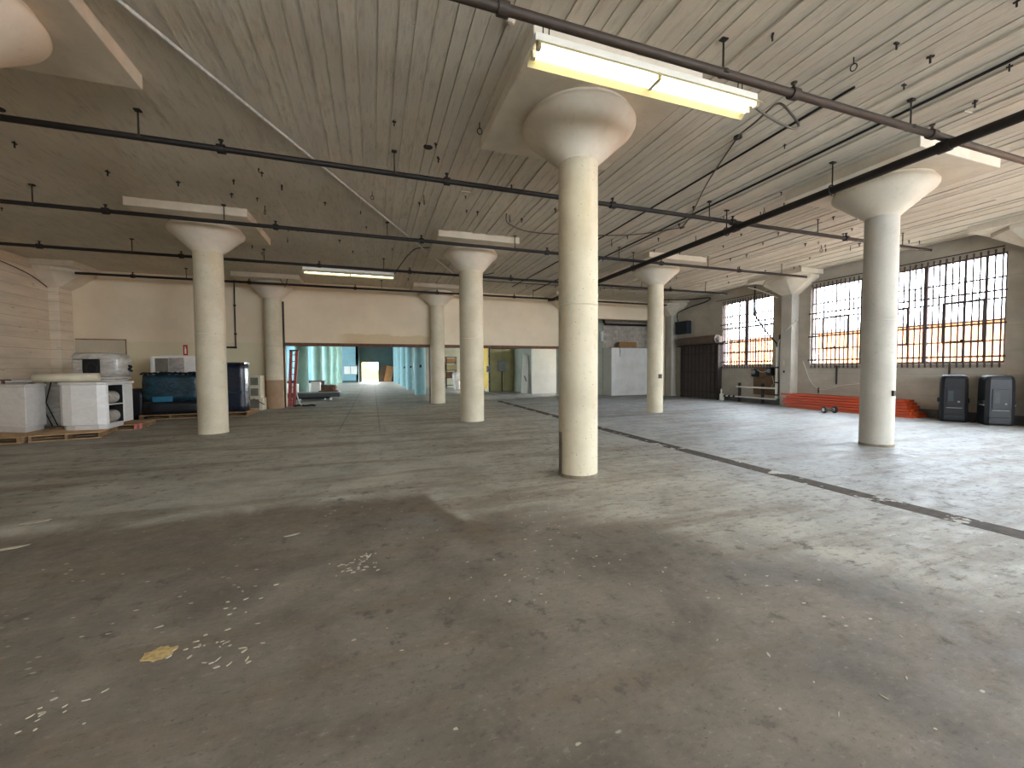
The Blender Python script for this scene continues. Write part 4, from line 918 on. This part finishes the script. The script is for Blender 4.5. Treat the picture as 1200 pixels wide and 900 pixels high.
# ------------------------------------------------------------------ rooms behind the right part of the opening
struct(B(3.0, 16.0, 34.0, 34.3, 0, ZC).build('wall_store', 'greenwall'), 'pale wall at the back of the store')
mb = wall_boxes(MB(), 6.4, XR, 0, ZC, [(6.4, 7.32, 0, 2.9)], lambda q, a, b, c, d: q.box(a, b, 26.3, 26.5, c, d))
struct(mb.build('wall_olive', 'olive'), 'olive partition with double doors')
struct(B(6.75, 9, 30.3, 30.5, 0, ZC).build('wall_yellow', 'yellowwall'), 'yellow wall lit behind the olive partition')
tube_light(7.4, 29.2, 4.5, 2.0, 'lit tube light in the yellow room behind the olive doors', 5.05)
t = sgroup('door_2', 'olive double doors with a grey box', (7.38, 26.3, 0))
for a, b in ((0, .99), (1.01, 2.0)): B(a, b, -.06, 0, .02, 2.85).build('door_leaf', 'olive', t, .01)
MB().box(-.06, 0, -.1, 0, 0, 2.95).box(2.0, 2.06, -.1, 0, 0, 2.95).box(-.06, 2.06, -.1, 0, 2.87, 2.95).build('door_frame', 'darksteel', t)
for z in (.6, 1.4, 2.3): B(-.1, -.02, -.12, -.06, z, z+.1).build('hinge', 'darksteel', t)
t = thing('fuse_box', 'grey electrical box with conduit on the olive doors', 'box', (8.2, 26.22, 0))
B(-.27, .27, -.16, 0, 1.36, 2.05).build('box_body', 'greybox', t, .01); B(-.25, .25, -.175, -.16, 1.4, 2.02).build('box_door', 'greybox', t, .005)
MB().cyl((.0, -.05, 0), (.0, -.05, 1.36), .035, 8).build('conduit_run', 'rod', t); MB().cyl((.02, -.05, 2.05), (.02, -.05, 2.85), .02, 8).build('conduit_run', 'greybox', t)
o = B(-.12, .12, -.1, 0, 1.3, 1.72).build('switch_box', 'greybox'); o.location = (7.16+.1, 26.28, 0); tag(o, 'small grey switch box on the jamb beside the yellow room', 'box')
struct(B(9.06, 9.2, 22.95, 26.3, 0, 2.84).build('wall_partition_side', 'greenwall'), 'grey green side of the white partition')
mb = MB().box(9.04, 15.57, 22.8, 22.95, 0, 2.84)
struct(mb.build('wall_white_partition', 'whitepaint'), 'white partition right of the leaning panel')
t = thing('leaning_panel', 'narrow white panel leaning beside the white partition', 'panel', (8.72, 23.3, 0), math.radians(0))
MB().bar((.0, 0, .0), (.22, .25, 2.36), .40, .05, (0, 1, 0)).build('panel_board', 'whitepaint', t)
MB().bar((.02, -.03, .9), (.10, -.02, .93), .36, .01, (0, 1, 0)).build('cross_rail', 'greybox', t)
tag(MB().bar((8.94, 23.7, 0), (8.94, 23.9, 2.3), .16, .08, (0, 1, 0)).build('dark_plank', 'darksteel'), 'dark plank leaning behind the narrow white panel', 'plank')
t = thing('shelving_unit', 'dark shelving rack seen between the two middle columns', 'shelf', (5.6, 32.2, 0))
for x in (-.9, -.1, .7):
    for y in (0, .6): B(x-.03, x+.03, y-.03, y+.03, 0, 2.5).build('upright', 'darksteel', t)
for z in (.2, .8, 1.4, 2.0, 2.45): B(-.93, .73, -.03, .63, z, z+.05).build('shelf_board', 'darkhole', t)
for k, (x, z, ww, hh) in enumerate(((-.6, .25, .3, .4), (-.4, .85, .35, .4), (.2, .85, .3, .45), (.3, 1.45, .35, .4), (-.5, 1.45, .35, .45), (.2, 2.05, .4, .3))):
    o = B(-ww, ww, -.25, .25, 0, hh).build('storage_box', ('darkhole', 'card', 'ply', 'olive', 'darkhole', 'card')[k]); o.location = (5.6+x*.95, 32.5, z)
    tag(o, ('dark box low on the rack behind the opening', 'brown carton on the second shelf of the dark rack', 'dull brown box right of the carton on the dark rack', 'olive box on the third shelf of the dark rack', 'dark box left of the olive one on the rack', 'brown carton on the top shelf of the dark rack')[k], 'box', 'boxes on the dark rack')
t = thing('wrapped_bundle', 'tall white plastic wrapped bundle by the dark rack', 'bundle', (5.95, 29.9, 0))
block(-.32, .4, -.3, .3, .62, 1.25, 5, 4, 5, .04, .1).build('plastic_bag', 'wrapwhite', t); block(-.25, .1, -.28, .25, 0, .66, 4, 4, 4, .04, .1).build('plastic_bag', 'wrapwhite', t)
block(.1, .45, -.25, .25, 0, .6, 4, 4, 4, .02, .0).build('packed_box', 'darkgrey', t)

# ------------------------------------------------------------------ alcove right of the back wall
t = sgroup('wall_alcove', 'alcove back wall of whitewashed blocks', (12.4, 20.35, 0))
B(0, 3.17, .04, .25, 0, ZC).build('backing', 'mortar', t)
blk = B(.004, .396, 0, .05, .004, .196).build('block', 'block', t, .006); n0 = True
for r in range(13):
    for k in range(-1, 8):
        x = k*.4+(.2 if r % 2 else 0)
        if x < -.01 or x+.4 > 3.18: continue
        if n0: blk.location = (x, 0, 2.5+r*.2); n0 = False
        else: inst(blk, (x, random.uniform(-.006, .006), 2.5+r*.2), t)
struct(B(9.6, 12.42, 20.4, 20.6, 0, ZC).build('wall_green', 'greenwall'), 'grey green wall behind the lintel')
struct(B(9.6, 9.8, YB+.32, 20.4, 0, ZC).build('wall_green_side', 'greenwall'))
struct(B(9.6, XR, YB+.32, 20.6, ZC-.3, ZC).build('ceiling_alcove', 'ceiling'))
t = thing('white_board_partition', 'tall white boarded partition with a yellow damp stain', 'partition', (12.42, 19.5, 0))
B(0, 3.1, 0, .12, 0, 2.64).build('board', 'whitestain', t); B(0, .10, .12, .85, 0, 2.64).build('return_board', 'whitepaint', t)
B(-.01, 3.1, -.01, .13, 2.64, 2.67).build('top_rail', 'wood_dark', t)
o = B(-.55, .6, 0, .06, 0, .32).build('cardboard_sheet', 'card'); o.location = (13.62, 19.75, 2.67); tag(o, 'brown cardboard standing on top of the white partition', 'cardboard')
B(-.02, .02, 0, .3, 0, 0.02)
run('wall_conduit', smooth_pts([(12.3, 20.2, 4.4), (12.42, 20.2, 4.05), (12.7, 20.2, 4.0), (15.2, 20.2, 4.0)], 5), .06, 'iron', 'dark pipe across the top of the block alcove', 'pipe')
tag(B(12.25, 12.37, 20.28, 20.4, 3.05, 3.6).build('white_bracket', 'whiteplastic'), 'slim white box on the green wall by the block alcove', 'box')
run('drooping_cable', smooth_pts([(12.9, 19.48, 2.7), (12.95, 19.46, 2.4), (12.92, 19.46, 2.15)]), .012, 'cable', 'black cord hanging over the white partition', 'cord')
run('wall_conduit', [(14.95, 18.45, 0), (14.95, 18.45, 4.3)], .045, 'iron', 'dark upright pipe beside the far corner pilaster', 'pipe')

# ------------------------------------------------------------------ paint spilled on the floor
mb = MB(); ring = []
for k in range(28):
    a = 2*PI*k/28; rr = .07*(1+random.uniform(-.18, .18)); ring.append((rr*math.cos(a), rr*math.sin(a)*.8, .002))
mb.add([(0, 0, .004)]+ring+[(x*1.05, y*1.05, 0) for x, y, z in ring], [(0, 1+k, 1+(k+1) % 28) for k in range(28)]+[(1+k, 29+k, 29+(k+1) % 28, 1+(k+1) % 28) for k in range(28)])
o = mb.build('paint_spill', 'spill'); o.location = (-1.10, 2.61, 0); tag(o, 'dried yellow paint spill on the brown floor in front', 'spill')

run('drooping_cable', smooth_pts([(XL+.03, 15.3, 4.80), (XL+.03, 16.6, 4.66), (XL+.03, 17.3, 4.52), (XL+.04, 17.85, 4.30)]), .014, 'cable', 'thin dark cable on the left wall falling to the corner pilaster', 'cable')
run('pipe_brace', [(-3.24, 17.25, 4.95), (-3.03, 17.2, 4.58), (-2.95, 17.25, 4.95)], .014, 'rod', 'small V shaped steel brace by the capital of the brown-based column', 'brace')

# flakes of pale paint left on the floor: thin real chips, one part of the floor
mb = MB()
def chip(x, y, a, L, W):
    n = 6; c, q = math.cos(a), math.sin(a); p = []
    for k in range(n):
        t_ = 2*PI*k/n; u, v = L*math.cos(t_)*random.uniform(.6, 1.1), W*math.sin(t_)*random.uniform(.6, 1.1); p.append((x+u*c-v*q, y+u*q+v*c))
    mb.prism(p, -.001, .0025)
for X_, Y_, n_, sp in ((-.86, 2.62, 16, .16), (-.75, 2.46, 10, .12), (-1.37, 2.31, 14, .16), (-.16, 3.3, 34, .16), (-.07, 3.45, 12, .06), (.84, 2.7, 16, .35), (-3.2, 5.36, 5, .1), (-.9, 3.0, 12, .25), (2.0, 2.2, 14, .7), (2.4, 1.3, 10, .6), (1.5, 3.2, 10, .6), (3.6, 2.6, 12, .8)):
    for k in range(n_):
        chip(random.gauss(X_, sp*.6), random.gauss(Y_, sp*.5), random.gauss(.5, .5), random.uniform(.005, .023), random.uniform(.003, .009))
for L_, x_, y_ in ((.16, -3.22, 5.36), (.13, -2.95, 4.62), (.07, -.72, 4.12)): chip(x_, y_, .35, L_, L_*.3)
o = mb.build('paint_chips', plain('pale_paint_flakes', srgb(178, 170, 150), .7, var=.15), fl, kind='stuff'); o['label'] = 'pale flakes of old paint stuck to the floor'
